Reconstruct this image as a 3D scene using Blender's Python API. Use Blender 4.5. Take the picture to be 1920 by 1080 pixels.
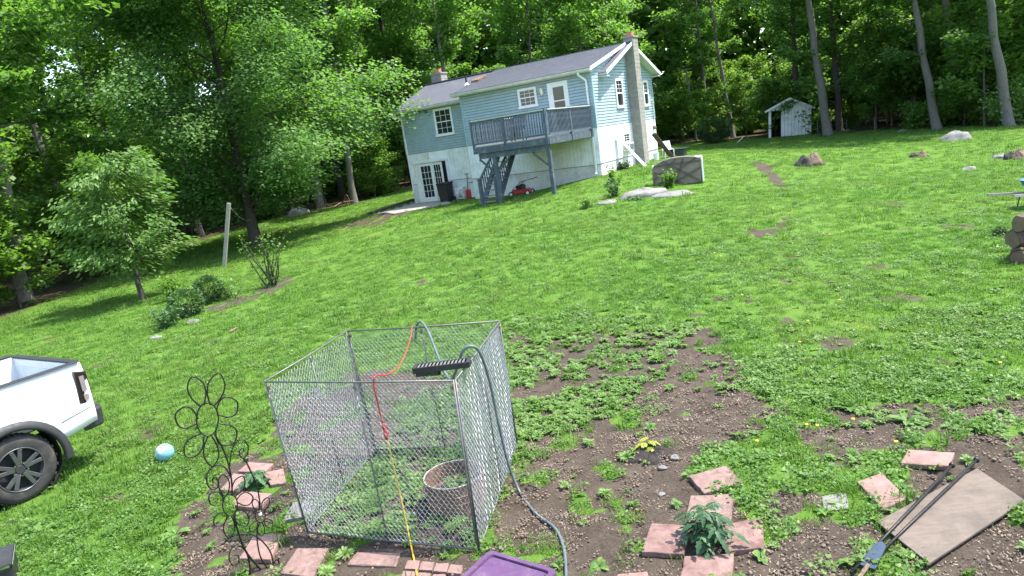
import bpy, math, random
import numpy as np
from mathutils import Vector, Matrix
for o in list(bpy.data.objects): bpy.data.objects.remove(o, do_unlink=True)
S = bpy.context.scene
COL = S.collection
PI = math.pi
# ------------------------------------------------------------------ camera
F, PIT, ROL, CZ = 1296.45, .2106, .1459, 3.1        # focal length in photo pixels, pitch down, roll, height over the near ground
cp, sp, cr, sr = math.cos(PIT), math.sin(PIT), math.cos(ROL), math.sin(ROL)
cam = bpy.data.cameras.new('camera'); camo = bpy.data.objects.new('camera', cam); COL.objects.link(camo)
fwd = Vector((0, cp, -sp)); rt = Vector((1, 0, 0)); dn = Vector((0, -sp, -cp))
ix = rt*cr + dn*sr; iy = -rt*sr + dn*cr
M = Matrix((ix, -iy, -fwd)).transposed().to_4x4(); M.translation = (0, 0, CZ)
camo.matrix_world = M
cam.sensor_width = 36; cam.lens = 36*F/1920; cam.clip_start = .05; cam.clip_end = 3000
S.camera = camo
# ------------------------------------------------------------------ sky, sun, exposure
SUN_AZ = Vector((.98, .12)).normalized(); SUN_EL = math.radians(64)
w = bpy.data.worlds.new('World'); S.world = w; w.use_nodes = True
nt = w.node_tree; bg = nt.nodes['Background']
sky = nt.nodes.new('ShaderNodeTexSky'); sky.sky_type = 'NISHITA'; sky.sun_disc = False
sky.sun_elevation = SUN_EL; sky.sun_rotation = math.atan2(SUN_AZ.x, SUN_AZ.y); sky.air_density = 1.2; sky.dust_density = 1.5
nt.links.new(sky.outputs[0], bg.inputs[0]); bg.inputs[1].default_value = .15
sd = bpy.data.lights.new('sun', 'SUN'); sd.energy = 3.2; sd.angle = math.radians(.53); sd.color = (1, .95, .87)
so = bpy.data.objects.new('sun', sd); COL.objects.link(so)
sv = Vector((SUN_AZ.x*math.cos(SUN_EL), SUN_AZ.y*math.cos(SUN_EL), math.sin(SUN_EL)))
so.rotation_euler = sv.to_track_quat('Z', 'Y').to_euler(); so.location = (20, 10, 40)
S.view_settings.view_transform = 'Standard'; S.view_settings.look = 'None'
S.view_settings.exposure = 1.88; S.view_settings.gamma = 1; S.view_settings.use_curve_mapping = False
S.render.engine = 'CYCLES'
S.cycles.max_bounces = 10; S.cycles.transmission_bounces = 4; S.cycles.diffuse_bounces = 8
# ------------------------------------------------------------------ pixel -> place helpers
def ray(x, y):
    dx, dy = x-960, y-540
    u = dx*cr-dy*sr; v = dx*sr+dy*cr
    return np.array([u, F*cp-v*sp, -(F*sp+v*cp)])
def atz(x, y, z):
    d = ray(x, y); t = (z-CZ)/d[2]; return np.array([0, 0, CZ])+d*t
def aty(x, y, Y):
    d = ray(x, y); return np.array([0, 0, CZ])+d*Y/d[1]
def proj(X, Y, Z):
    Zc = Z-CZ; fw = np.maximum(Y*cp-Zc*sp, .2); d = -(Y*sp+Zc*cp)
    u = F*X/fw; v = F*d/fw
    return 960+u*cr+v*sr, 540-u*sr+v*cr
# house frame (local x along the front wall to its right end, y into the depth, z = world height)
HO = np.array([4.749, 31.3, 0]); HY = .5617
hx = np.array([math.cos(HY), -math.sin(HY), 0]); hy = np.array([math.sin(HY), math.cos(HY), 0])
def HW(x, y, z=0): return HO+hx*x+hy*y+np.array([0, 0, z])
# ------------------------------------------------------------------ value noise
def _h(i, j, s):
    n = np.sin(i*127.1+j*311.7+s*74.7)*43758.5453
    return n-np.floor(n)
def vn(x, y, s=0):
    x = np.asarray(x, float); y = np.asarray(y, float)
    i = np.floor(x); j = np.floor(y); f = x-i; g = y-j
    f = f*f*(3-2*f); g = g*g*(3-2*g)
    return (_h(i, j, s)*(1-f)+_h(i+1, j, s)*f)*(1-g)+(_h(i, j+1, s)*(1-f)+_h(i+1, j+1, s)*f)*g
def fbm(x, y, s=0): return .5*vn(x, y, s)+.3*vn(x*2.1, y*2.1, s+1)+.2*vn(x*4.3, y*4.3, s+2)
# ------------------------------------------------------------------ terrain height: thin plate through the heights read off the photograph
cps = [(-3, 2, 0), (0, 2, 0), (3, 2, 0), (-2, 5.5, 0), (0, 5, 0), (2.5, 4.5, 0), (0, 8, 0), (3, 8, .02), (-5.5, 7.2, -.12), (-8, 4, -.2), (7, 9, 0),
       (0, -12, 0), (-15, -8, -.3), (15, -8, .1), (11, 15, .02), (-9.5, 14, -.32), (-11.8, 22, -.4), (-17, 23.5, -.55), (-11.8, 33.2, -.27),
       (0, 15, .1), (0, 22, .25), (5.2, 23.5, .42), (6.6, 25.6, .5), (12, 27, .15), (19, 30, 0), (18.7, 45, .15), (24, 35, -.1), (27, 42, -.1), (-20, 40, -.3),
       (-60, 30, -1), (-60, 80, -.5), (60, 80, .3), (60, 20, -.3), (0, 90, 1), (-30, -40, -.5), (30, -40, 0), (150, 150, 1), (-150, 150, 0), (0, 300, 1), (250, 0, 0), (-250, 0, -1), (0, -200, 0), (400, 400, 0), (-400, 400, 0)]
for (lx, ly, z) in [(0, 0, .92), (.3, 3, .95), (.3, 7.7, 1.0), (-11.8, 1.1, .40), (-2.9, -4.1, .58), (-.35, -4.2, .68), (-10, .6, .38), (-7.6, .9, .44), (-3.5, -.3, .5), (-12, 8, .5)]:
    P = HW(lx, ly); cps.append((P[0], P[1], z))
cps = np.array(cps, float)
def _phi(r2): return np.where(r2 > 1e-9, .5*r2*np.log(np.maximum(r2, 1e-9)), 0)
_n = len(cps); _sc = 20.
_c = cps[:, :2]/_sc
_K = _phi(((_c[:, None]-_c[None])**2).sum(-1))+np.eye(_n)*2e-3
_P = np.hstack([np.ones((_n, 1)), _c]); _A = np.block([[_K, _P], [_P.T, np.zeros((3, 3))]])
_w = np.linalg.solve(_A, np.concatenate([cps[:, 2], np.zeros(3)]))
def gz(x, y):
    x = np.asarray(x, float); y = np.asarray(y, float); sh = x.shape
    q = np.stack([x.ravel(), y.ravel()], 1)/_sc
    out = np.empty(len(q))
    for i in range(0, len(q), 20000):
        qq = q[i:i+20000]
        out[i:i+20000] = _phi(((qq[:, None]-_c[None])**2).sum(-1))@_w[:_n]+_w[_n]+qq@_w[_n+1:]
    out = np.clip(out, -4, 4).reshape(sh)
    return out+.05*(fbm(x*.35, y*.35, 3)-.5)
def gz1(x, y): return float(gz(np.array([x]), np.array([y]))[0])
def G(px, py):
    z = 0.
    for _ in range(25):
        P = atz(px, py, z)
        if P[1] < 0 or P[1] > 120: P = aty(px, py, 60)
        z = .5*z+.5*gz1(P[0], P[1])
    P[2] = gz1(P[0], P[1]); return P
# ------------------------------------------------------------------ mesh collector
class MB:
    def __init__(s): s.v = []; s.f = []
    def add(s, vs, fs):
        b = len(s.v); s.v += [tuple(float(c) for c in q) for q in vs]; s.f += [tuple(b+i for i in f) for f in fs]; return s
    def box(s, x0, x1, y0, y1, z0, z1):
        return s.add([(x0, y0, z0), (x1, y0, z0), (x1, y1, z0), (x0, y1, z0), (x0, y0, z1), (x1, y0, z1), (x1, y1, z1), (x0, y1, z1)],
                     [(0, 3, 2, 1), (4, 5, 6, 7), (0, 1, 5, 4), (1, 2, 6, 5), (2, 3, 7, 6), (3, 0, 4, 7)])
    def beam(s, a, b, w, h, up=(0, 0, 1)):
        a = Vector(a); b = Vector(b); d = (b-a).normalized(); up = Vector(up)
        sd_ = d.cross(up)
        if sd_.length < 1e-4: sd_ = d.cross(Vector((0, 1, 0)))
        sd_.normalize(); u = sd_.cross(d).normalized()
        vs = []
        for p in (a, b):
            for i, j in ((-1, -1), (1, -1), (1, 1), (-1, 1)): vs.append(p+sd_*(i*w/2)+u*(j*h/2))
        return s.add(vs, [(3, 2, 1, 0), (4, 5, 6, 7), (0, 1, 5, 4), (1, 2, 6, 5), (2, 3, 7, 6), (3, 0, 4, 7)])
    def tube(s, pts, r, n=8, cap=True, closed=False):
        pts = [Vector(p) for p in pts]; m = len(pts)
        rs = r if hasattr(r, '__len__') else [r]*m
        vs = []; u = None
        for i in range(m):
            if closed: d = pts[(i+1) % m]-pts[i-1]
            else: d = pts[min(i+1, m-1)]-pts[max(i-1, 0)]
            if d.length < 1e-9: d = Vector((0, 0, 1))
            d.normalize()
            if u is None: u = d.orthogonal().normalized()
            else:
                u = u-d*u.dot(d)
                if u.length < 1e-6: u = d.orthogonal()
                u.normalize()
            t = d.cross(u)
            for k in range(n):
                a = 2*PI*k/n; vs.append(pts[i]+(u*math.cos(a)+t*math.sin(a))*rs[i])
        fs = []
        for i in range(m if closed else m-1):
            j = (i+1) % m
            for k in range(n): fs.append((i*n+k, i*n+(k+1) % n, j*n+(k+1) % n, j*n+k))
        if cap and not closed: fs += [tuple(range(n-1, -1, -1)), tuple(range((m-1)*n, m*n))]
        return s.add(vs, fs)
    def prism(s, top, bot):
        n = len(top)
        return s.add(list(top)+list(bot), [tuple(range(n)), tuple(range(2*n-1, n-1, -1))]+[(i, n+i, n+(i+1) % n, (i+1) % n) for i in range(n)])
    def lathe(s, prof, n=20, c=(0, 0, 0), axis='z'):
        vs = []
        for (r, z) in prof:
            for k in range(n):
                a = 2*PI*k/n; x, y = r*math.cos(a), r*math.sin(a)
                if axis == 'z': vs.append((c[0]+x, c[1]+y, c[2]+z))
                else: vs.append((c[0]+x, c[1]+z, c[2]+y))
        fs = []
        for i in range(len(prof)-1):
            for k in range(n): fs.append((i*n+k, i*n+(k+1) % n, (i+1)*n+(k+1) % n, (i+1)*n+k))
        return s.add(vs, fs)
    def build(s, name, mat, parent=None, smooth=False, bevel=0):
        me = bpy.data.meshes.new(name); me.from_pydata(s.v, [], s.f); me.update()
        if smooth: me.polygons.foreach_set('use_smooth', [True]*len(me.polygons))
        o = bpy.data.objects.new(name, me); COL.objects.link(o)
        if mat: me.materials.append(mat)
        if parent: o.parent = parent
        if bevel:
            b = o.modifiers.new('bevel', 'BEVEL'); b.width = bevel; b.segments = 2; b.limit_method = 'ANGLE'
        return o
def npmesh(name, V, Fc, mat, parent=None, attr=None, smooth=False):
    """V (n,3), Fc (m,k) faces of k corners; attr: dict name->float array per vertex"""
    me = bpy.data.meshes.new(name); V = np.asarray(V, np.float32); Fc = np.asarray(Fc, np.int32)
    me.vertices.add(len(V)); me.vertices.foreach_set('co', V.ravel())
    k = Fc.shape[1]; me.loops.add(Fc.size); me.loops.foreach_set('vertex_index', Fc.ravel())
    me.polygons.add(len(Fc)); me.polygons.foreach_set('loop_start', np.arange(len(Fc), dtype=np.int32)*k)
    if smooth: me.polygons.foreach_set('use_smooth', np.ones(len(Fc), bool))
    me.update(calc_edges=True)
    for a, d in (attr or {}).items():
        me.attributes.new(a, 'FLOAT', 'POINT').data.foreach_set('value', np.asarray(d, np.float32))
    me.materials.append(mat)
    o = bpy.data.objects.new(name, me); COL.objects.link(o)
    if parent: o.parent = parent
    return o
def tag(o, label=None, cat=None, group=None, kind=None):
    if label: o['label'] = label
    if cat: o['category'] = cat
    if group: o['group'] = group
    if kind: o['kind'] = kind
    return o
def thing(name, label, cat, loc=(0, 0, 0), rz=0, group=None):
    o = bpy.data.objects.new(name, None); COL.objects.link(o); o.empty_display_size = .2
    o.location = [float(c) for c in loc]; o.rotation_euler = (0, 0, rz)
    return tag(o, label, cat, group)
def copy_thing(src, loc, rz=0, sc=1, label=None, group=None, tilt=(0, 0)):
    r = src.copy(); COL.objects.link(r); r.location = [float(c) for c in loc]; r.rotation_euler = (tilt[0], tilt[1], rz)
    r.scale = (sc, sc, sc) if not hasattr(sc, '__len__') else sc
    if label: r['label'] = label
    if group: r['group'] = group
    for ch in src.children:
        c = ch.copy(); COL.objects.link(c); c.parent = r
        for g in ch.children:
            d = g.copy(); COL.objects.link(d); d.parent = c
    return r
# ------------------------------------------------------------------ procedural materials
def _mx(nt, kind, a, b, fac):
    n = nt.nodes.new('ShaderNodeMix'); n.data_type = 'RGBA'; n.blend_type = kind
    for i, v in ((0, fac), (6, a), (7, b)):
        if hasattr(v, 'is_linked') or hasattr(v, 'links'): nt.links.new(v, n.inputs[i])
        elif i == 0: n.inputs[i].default_value = v
        else: n.inputs[i].default_value = (*v, 1) if len(v) == 3 else v
    return n.outputs[2]
def _noise(nt, scale, detail=5, co=None, rough=.6, dist=0):
    n = nt.nodes.new('ShaderNodeTexNoise'); n.inputs['Scale'].default_value = scale; n.inputs['Detail'].default_value = detail
    n.inputs['Roughness'].default_value = rough; n.inputs['Distortion'].default_value = dist
    if co is not None: nt.links.new(co, n.inputs['Vector'])
    return n.outputs['Fac']
def _ramp(nt, f, stops):
    n = nt.nodes.new('ShaderNodeValToRGB'); e = n.color_ramp.elements
    while len(e) < len(stops): e.new(.5)
    for k, (p, c) in enumerate(stops):
        e[k].position = p; e[k].color = (*c, 1) if hasattr(c, '__len__') else (c, c, c, 1)
    nt.links.new(f, n.inputs[0]); return n.outputs[0]
def _math(nt, op, a, b=None, c=None):
    n = nt.nodes.new('ShaderNodeMath'); n.operation = op
    for i, v in enumerate((a, b, c)):
        if v is None: continue
        if hasattr(v, 'links'): nt.links.new(v, n.inputs[i])
        else: n.inputs[i].default_value = v
    return n.outputs[0]
def _bump(nt, h, strength, dist, bs):
    n = nt.nodes.new('ShaderNodeBump'); n.inputs['Strength'].default_value = strength; n.inputs['Distance'].default_value = dist
    nt.links.new(h, n.inputs['Height']); nt.links.new(n.outputs[0], bs.inputs['Normal'])
def newmat(name):
    m = bpy.data.materials.new(name); m.use_nodes = True
    return m, m.node_tree, m.node_tree.nodes['Principled BSDF']
def coords(nt, which='Object'):
    return nt.nodes.new('ShaderNodeTexCoord').outputs[which]
def mat(name, col, rough=.7, var=.25, scale=6, dirt=None, dirt_amt=.4, dirt_scale=2.5, bump=.2, bscale=40, metal=0, stretch=None, spec=.4, col2=None, dlo=.5):
    m, nt, b = newmat(name); co = coords(nt)
    if stretch:
        mp = nt.nodes.new('ShaderNodeMapping'); mp.inputs['Scale'].default_value = stretch; nt.links.new(co, mp.inputs[0]); co2 = mp.outputs[0]
    else: co2 = co
    n1 = _noise(nt, scale, 6, co2)
    lo = tuple(c*(1-var) for c in col); hi = tuple(min(1, c*(1+var)) for c in (col2 or col))
    c = _ramp(nt, n1, [(.3, lo), (.7, hi)])
    if dirt:
        n2 = _noise(nt, dirt_scale, 7, co, .7, .4)
        f = _ramp(nt, n2, [(dlo, 0), (dlo+.2, dirt_amt)])
        c = _mx(nt, 'MIX', c, dirt, f)
    nt.links.new(c, b.inputs['Base Color'])
    r = _ramp(nt, _noise(nt, scale*2.3, 3, co), [(.3, max(0, rough-.12)), (.7, min(1, rough+.1))])
    nt.links.new(r, b.inputs['Roughness'])
    b.inputs['Metallic'].default_value = metal; b.inputs['Specular IOR Level'].default_value = spec
    if bump: _bump(nt, _noise(nt, bscale, 5, co2), bump, .01, b)
    return m
def leafmat(name, lo, mid, hi, trans=.45, scale=.25, rough=.5, dry=0):
    m, nt, b = newmat(name)
    at = nt.nodes.new('ShaderNodeAttribute'); at.attribute_name = 'tint'
    oi = nt.nodes.new('ShaderNodeObjectInfo')
    geo = nt.nodes.new('ShaderNodeNewGeometry')
    n = _noise(nt, scale, 3, geo.outputs['Position'])
    f = _math(nt, 'ADD', _math(nt, 'MULTIPLY', at.outputs['Fac'], .5), _math(nt, 'ADD', _math(nt, 'MULTIPLY', oi.outputs['Random'], .2), _math(nt, 'MULTIPLY', n, .35)))
    c = _ramp(nt, f, [(.15, lo), (.5, mid), (.9, hi)])
    if dry:
        dn_ = _math(nt, 'ADD', _noise(nt, .28, 5, geo.outputs['Position'], .7), _math(nt, 'MULTIPLY', _math(nt, 'SUBTRACT', at.outputs['Fac'], .5), .35))
        c = _mx(nt, 'MIX', c, (.21, .215, .075), _ramp(nt, dn_, [(.46, 0), (.72, dry)]))
    nt.links.new(c, b.inputs['Base Color']); b.inputs['Roughness'].default_value = rough; b.inputs['Specular IOR Level'].default_value = .3
    t = nt.nodes.new('ShaderNodeBsdfTranslucent')
    tc = _mx(nt, 'MULTIPLY', c, (1.25, 1.45, .55), 1.0)
    nt.links.new(tc, t.inputs[0])
    mx = nt.nodes.new('ShaderNodeMixShader'); mx.inputs[0].default_value = trans
    nt.links.new(b.outputs[0], mx.inputs[1]); nt.links.new(t.outputs[0], mx.inputs[2])
    nt.links.new(mx.outputs[0], nt.nodes['Material Output'].inputs[0])
    return m
def glassmat(name, col=(.015, .018, .02), rough=.06):
    m, nt, b = newmat(name)
    c = _ramp(nt, _noise(nt, 3, 2, coords(nt)), [(.3, col), (.7, tuple(x*2.2 for x in col))])
    nt.links.new(c, b.inputs['Base Color']); b.inputs['Roughness'].default_value = rough; b.inputs['Specular IOR Level'].default_value = .6
    return m
MT = dict(
 siding=mat('siding', (.315, .40, .44), .55, .10, 3, dirt=(.20, .27, .29), dirt_amt=.4, bump=.08),
 white_trim=mat('white_trim', (.74, .75, .74), .5, .05, 4, dirt=(.45, .46, .42), dirt_amt=.4, bump=.05),
 white_panel=mat('white_panel', (.76, .78, .79), .65, .06, 3, dirt=(.46, .46, .42), dirt_amt=.55, dirt_scale=1.6, dlo=.46, bump=.1),
 whitewash=mat('whitewash', (.62, .63, .61), .85, .1, 5, dirt=(.30, .28, .23), dirt_amt=.7, dirt_scale=1.3, bump=.35, bscale=25),
 gutter=mat('gutter', (.55, .58, .52), .5, .08, 4, dirt=(.22, .27, .17), dirt_amt=.5, bump=.05),
 soffit=mat('soffit', (.55, .58, .56), .7, .06, 3),
 shingle=mat('shingle', (.105, .108, .125), .92, .35, 9, dirt=(.17, .17, .18), dirt_amt=.5, dirt_scale=1.1, bump=.5, bscale=60, stretch=(3, 9, 9)),
 block=mat('block', (.27, .255, .23), .92, .18, 5, dirt=(.14, .12, .10), dirt_amt=.5, dirt_scale=1.5, bump=.5, bscale=30),
 mortar=mat('mortar', (.20, .19, .175), .95, .1, 8),
 clay=mat('clay', (.42, .16, .10), .85, .2, 8),
 glass=glassmat('window_glass'), 
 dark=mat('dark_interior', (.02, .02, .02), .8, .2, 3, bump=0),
 deck_paint=mat('deck_paint', (.062, .082, .108), .65, .22, 5, dirt=(.24, .25, .24), dirt_amt=.5, dirt_scale=5, bump=.25, stretch=(1, 1, .25)),
 weathered=mat('weathered_wood', (.30, .27, .24), .9, .25, 8, dirt=(.15, .13, .11), dirt_amt=.5, bump=.4, stretch=(6, 6, .6)),
 rail_cap=mat('rail_cap', (.42, .45, .40), .75, .15, 6, dirt=(.2, .23, .17), dirt_amt=.5),
 black_plastic=mat('black_plastic', (.018, .018, .02), .5, .2, 6, dirt=(.06, .055, .05), dirt_amt=.5, bump=.1),
 black_metal=mat('black_metal', (.013, .013, .014), .45, .3, 20, bump=.2, metal=.3, dirt=(.05, .03, .02), dirt_amt=.4, dirt_scale=14),
 galv=mat('galvanised_steel', (.13, .132, .135), .55, .25, 30, metal=.5, bump=.1, dirt=(.20, .16, .12), dirt_amt=.5, dirt_scale=9),
 wire=mat('galvanised_wire', (.30, .305, .31), .5, .45, 30, metal=.35, bump=0, dirt=(.16, .15, .14), dirt_amt=.6, dirt_scale=9),
 rust=mat('rusty_steel', (.17, .095, .06), .85, .35, 10, dirt=(.30, .17, .09), dirt_amt=.6, dirt_scale=6, bump=.5),
 red_plastic=mat('red_plastic', (.36, .025, .03), .45, .15, 6, bump=.05),
 red_cord=mat('red_cord', (.33, .03, .028), .5, .12, 12, bump=.05, dirt=(.38, .14, .11), dirt_amt=.4),
 yellow_cord=mat('yellow_cord', (.66, .42, .02), .5, .12, 12, bump=.05),
 hose=mat('grey_hose', (.085, .105, .115), .42, .15, 9, bump=.1, dirt=(.26, .27, .25), dirt_amt=.4, dirt_scale=6),
 purple=mat('purple_plastic', (.078, .034, .090), .6, .14, 5, dirt=(.15, .10, .145), dirt_amt=.55, dirt_scale=7, bump=.12),
 ball=mat('ball_blue', (.15, .34, .40), .35, .08, 3, bump=.03),
 land=mat('ball_print', (.62, .62, .45), .4, .2, 8, bump=0),
 plywood=mat('plywood', (.135, .106, .083), .9, .16, 5, dirt=(.085, .07, .055), dirt_amt=.8, dirt_scale=3.5, dlo=.43, bump=.3, stretch=(1, 7, 1)),
 rock=mat('rock', (.165, .16, .15), .95, .25, 4, dirt=(.20, .20, .17), dirt_amt=.7, dirt_scale=3, bump=.8, bscale=14),
 stone_grey=mat('stone_grey', (.17, .16, .15), .95, .2, 6, dirt=(.15, .13, .11), dirt_amt=.6, bump=.5),
 bark=mat('bark', (.115, .098, .08), .95, .4, 5, dirt=(.19, .19, .17), dirt_amt=.6, dirt_scale=2.2, bump=1, bscale=12, stretch=(5, 5, .7)),
 bark_grey=mat('bark_grey', (.135, .122, .105), .95, .35, 5, dirt=(.10, .10, .08), dirt_amt=.6, dirt_scale=2, bump=1, bscale=12, stretch=(5, 5, .7)),
 bark_dark=mat('bark_dark', (.055, .046, .038), .95, .4, 5, bump=1, bscale=12, stretch=(5, 5, .7)),
 rotten=mat('rotten_wood', (.075, .052, .036), .95, .4, 7, dirt=(.06, .045, .035), dirt_amt=.8, dirt_scale=5, bump=1, bscale=14),
 cutwood=mat('cut_wood', (.155, .105, .068), .9, .25, 7, dirt=(.16, .10, .07), dirt_amt=.6, bump=.5),
 shed_white=mat('shed_paint', (.60, .61, .60), .75, .08, 4, dirt=(.30, .30, .26), dirt_amt=.7, dirt_scale=2.4, bump=.2),
 brown_plastic=mat('brown_plastic', (.20, .165, .13), .7, .2, 4, dirt=(.12, .10, .075), dirt_amt=.6, dirt_scale=4, bump=.2),
 rib_brown=mat('rib_brown', (.10, .08, .06), .75, .25, 5, dirt=(.10, .08, .06), dirt_amt=.6),
 concrete=mat('concrete', (.29, .275, .25), .92, .12, 4, dirt=(.25, .22, .18), dirt_amt=.6, bump=.3),
 dirt=mat('bare_dirt', (.17, .125, .09), .97, .3, 3, dirt=(.09, .065, .045), dirt_amt=.6, bump=.6, bscale=20),
 truck_white=mat('truck_paint', (.70, .72, .73), .2, .02, 2, bump=0, spec=.6, dirt=(.50, .49, .46), dirt_amt=.35, dirt_scale=1.4),
 flare=mat('flare_plastic', (.022, .023, .025), .6, .1, 6, bump=.1),
 tyre=mat('tyre_rubber', (.03, .029, .028), .88, .25, 8, dirt=(.11, .095, .075), dirt_amt=.55, dirt_scale=4, bump=.3),
 rim=mat('dark_rim', (.10, .103, .108), .38, .12, 6, metal=.6, bump=0),
 chrome=mat('chrome', (.75, .75, .76), .12, .05, 6, metal=1, bump=0),
 lamp_dark=mat('tail_lamp_smoke', (.02, .012, .012), .12, .2, 5, bump=0, spec=.6),
 lamp_lens=mat('tail_lamp_lens', (.20, .17, .17), .25, .1, 9, bump=0),
 blue_tub=mat('blue_tub', (.02, .12, .30), .45, .15, 5, bump=.08, dirt=(.12, .14, .15), dirt_amt=.5),
 cream=mat('cream_lamp', (.68, .64, .50), .4, .08, 5, bump=0),
 green_bin=mat('green_bin', (.025, .05, .04), .55, .15, 5, bump=.05),
 mulch=mat('wood_chip', (.135, .10, .072), .95, .4, 20, col2=(.21, .165, .12), bump=0),
 flower=mat('dandelion', (.75, .50, .02), .7, .1, 9, bump=0),
)
def paver_mat(name, stain, amt, sc=5, lo=.5):
    return mat(name, (.175, .106, .091), .9, .22, 9, dirt=stain, dirt_amt=amt, dirt_scale=sc, dlo=lo, bump=.35, bscale=60, col2=(.225, .145, .126))
PV = [paver_mat('paver_dry', (.20, .11, .09), .7, 5, .44), paver_mat('paver_muddy', (.085, .055, .042), .9, 9, .46), paver_mat('paver_damp', (.10, .05, .042), .9, 4.5, .40)]
LEAF = dict(
 forest=leafmat('forest_leaf', (.066, .130, .034), (.120, .225, .058), (.195, .32, .09), .6, .12),
 maple=leafmat('maple_leaf', (.062, .125, .036), (.110, .210, .062), (.18, .30, .095), .5, .5),
 cherry=leafmat('cherry_leaf', (.070, .135, .034), (.125, .225, .056), (.19, .30, .085), .42, 1.2),
 under=leafmat('understory_leaf', (.065, .125, .028), (.120, .215, .046), (.19, .30, .07), .58, .3),
 box=leafmat('boxwood_leaf', (.035, .080, .024), (.065, .135, .040), (.11, .19, .055), .3, 2),
 dark_bush=leafmat('dark_bush_leaf', (.022, .050, .015), (.04, .085, .025), (.07, .12, .035), .3, 2),
 grass=leafmat('grass_blade', (.047, .115, .017), (.088, .196, .028), (.150, .262, .045), .42, .55, dry=.5),
 clover=leafmat('clover_leaf', (.054, .120, .024), (.098, .200, .038), (.165, .275, .068), .40, .9, dry=.25),
 weed=leafmat('weed_leaf', (.075, .150, .035), (.135, .235, .055), (.20, .30, .085), .42, 1.3),
 tomato=leafmat('tomato_leaf', (.024, .066, .028), (.045, .110, .045), (.085, .165, .07), .28, 5),
 yellow=leafmat('yellowing_leaf', (.15, .20, .03), (.27, .30, .045), (.42, .40, .06), .35, 9),
)
# ================================================================== GROUND
def inpoly(px, py, poly):
    c = np.zeros(px.shape, bool); n = len(poly)
    for i in range(n):
        x0, y0 = poly[i]; x1, y1 = poly[i-1]
        if y0 == y1: continue
        c ^= ((y0 > py) != (y1 > py)) & (px < (x1-x0)*(py-y0)/(y1-y0)+x0)
    return c
SOIL = [([(895, 1120), (935, 930), (975, 850), (1010, 815), (1130, 775), (1165, 700), (1250, 676), (1380, 712), (1455, 775), (1400, 826), (1310, 850), (1290, 900), (1400, 945), (1480, 915), (1610, 935), (1640, 980), (1705, 890), (1800, 830), (1990, 800), (2100, 1150), (900, 1150)], 1.),
        ([(945, 610), (1010, 640), (1090, 625), (1330, 612), (1400, 680), (1380, 712), (1250, 676), (1165, 700), (1130, 775), (1010, 815), (975, 850)], .72),
        ([(1250, 570), (1380, 545), (1520, 600), (1440, 690), (1330, 700), (1320, 610)], .34),
        ([(1420, 770), (1960, 740), (1960, 830), (1700, 850), (1500, 830)], .52),
        ([(300, 1150), (335, 1000), (375, 935), (440, 862), (480, 835), (520, 828), (560, 870), (590, 1000), (900, 1040), (920, 1150)], 1.),
        ([(510, 800), (540, 760), (640, 700), (760, 690), (850, 720), (800, 790), (690, 900), (600, 930), (560, 900)], .95),
        ([(560, 930), (850, 720), (935, 700), (965, 830), (900, 1035), (580, 1005)], .55),
        ([(380, 578), (470, 552), (552, 516), (556, 527), (480, 562), (400, 592)], .95),
        ([(1400, 300), (1440, 308), (1478, 345), (1455, 350), (1425, 322)], .8), ([(1400, 435), (1450, 425), (1478, 395), (1480, 430), (1430, 450)], .7),
        ([(600, 432), (700, 405), (775, 378), (785, 392), (700, 425)], .95)]
PATCH = [(220, 926, 24, 9), (392, 640, 34, 7), (300, 632, 18, 6), (90, 635, 12, 5), (1560, 640, 60, 14), (1700, 560, 70, 12), (1640, 500, 40, 7), (170, 645, 26, 5), (1800, 425, 50, 6), (1480, 480, 30, 6)]
EDGE = np.array([(lambda P: (P[0]/P[1], P[1]))(G(*p)) for p in [(0, 605), (140, 548), (370, 456), (460, 426), (540, 405), (680, 381), (735, 360)]]+
                [(.02, 52), (.15, 56)]+[(lambda P: (P[0]/P[1], P[1]))(G(*p)) for p in [(1240, 274), (1300, 267), (1440, 259), (1590, 248), (1700, 243), (1930, 238)]])
EDGE = EDGE[np.argsort(EDGE[:, 0])]
def forest(x, y):
    t = x/np.maximum(y, .5); e = np.interp(t, EDGE[:, 0], EDGE[:, 1])
    return np.clip((y-e*(.97+.08*fbm(x*.4, y*.4, 8)))/1.2+.3, 0, 1)*(y > 5)
def soil(x, y, z=None):
    if z is None: z = gz(x, y)
    px, py = proj(x, y, z)
    j = 6+18*np.clip((py-500)/500, 0, 1)
    px = px+(fbm(x*4, y*4, 21)-.5)*j*3.2; py = py+(fbm(x*4, y*4, 31)-.5)*j*2.2
    s = np.zeros(px.shape); ok = (y > 1.5)
    n = fbm(x*3.2, y*3.2, 41)
    for poly, wt in SOIL:
        m = inpoly(px, py, poly) & ok
        if wt >= .9: s = np.where(m, np.maximum(s, np.clip(wt*1.0-.85*np.clip((n-.56)*7, 0, 1), 0, 1)), s)
        else: s = np.where(m, np.maximum(s, np.clip((wt-n)*6+.5, 0, 1)), s)
    for cx, cy, rx, ry in PATCH:
        d = ((px-cx)/rx)**2+((py-cy)/ry)**2
        s = np.where(ok, np.maximum(s, np.clip(1.3-d+1.2*(n-.5), 0, 1)*.62), s)
    # small worn spots all over the lawn
    s = np.maximum(s, np.clip((fbm(x*.9, y*.9, 55)-.74)*9, 0, .6))
    return s
def axis(lo, hi, a, b, fine, grow):
    out = list(np.arange(a, b, fine)); st = fine; v = b
    while v < hi: out.append(v); st *= grow; v += st
    out.append(hi); st = fine; v = a
    while v > lo: st *= grow; v -= st; out.insert(0, max(v, lo))
    return np.array(out)
xs = axis(-900, 900, -5.5, 6, .085, 1.05); ys = axis(-300, 1200, 2.6, 10, .085, 1.035)
X, Y = np.meshgrid(xs, ys); Z = gz(X, Y); SO = soil(X, Y, Z); FO = forest(X, Y)
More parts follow.
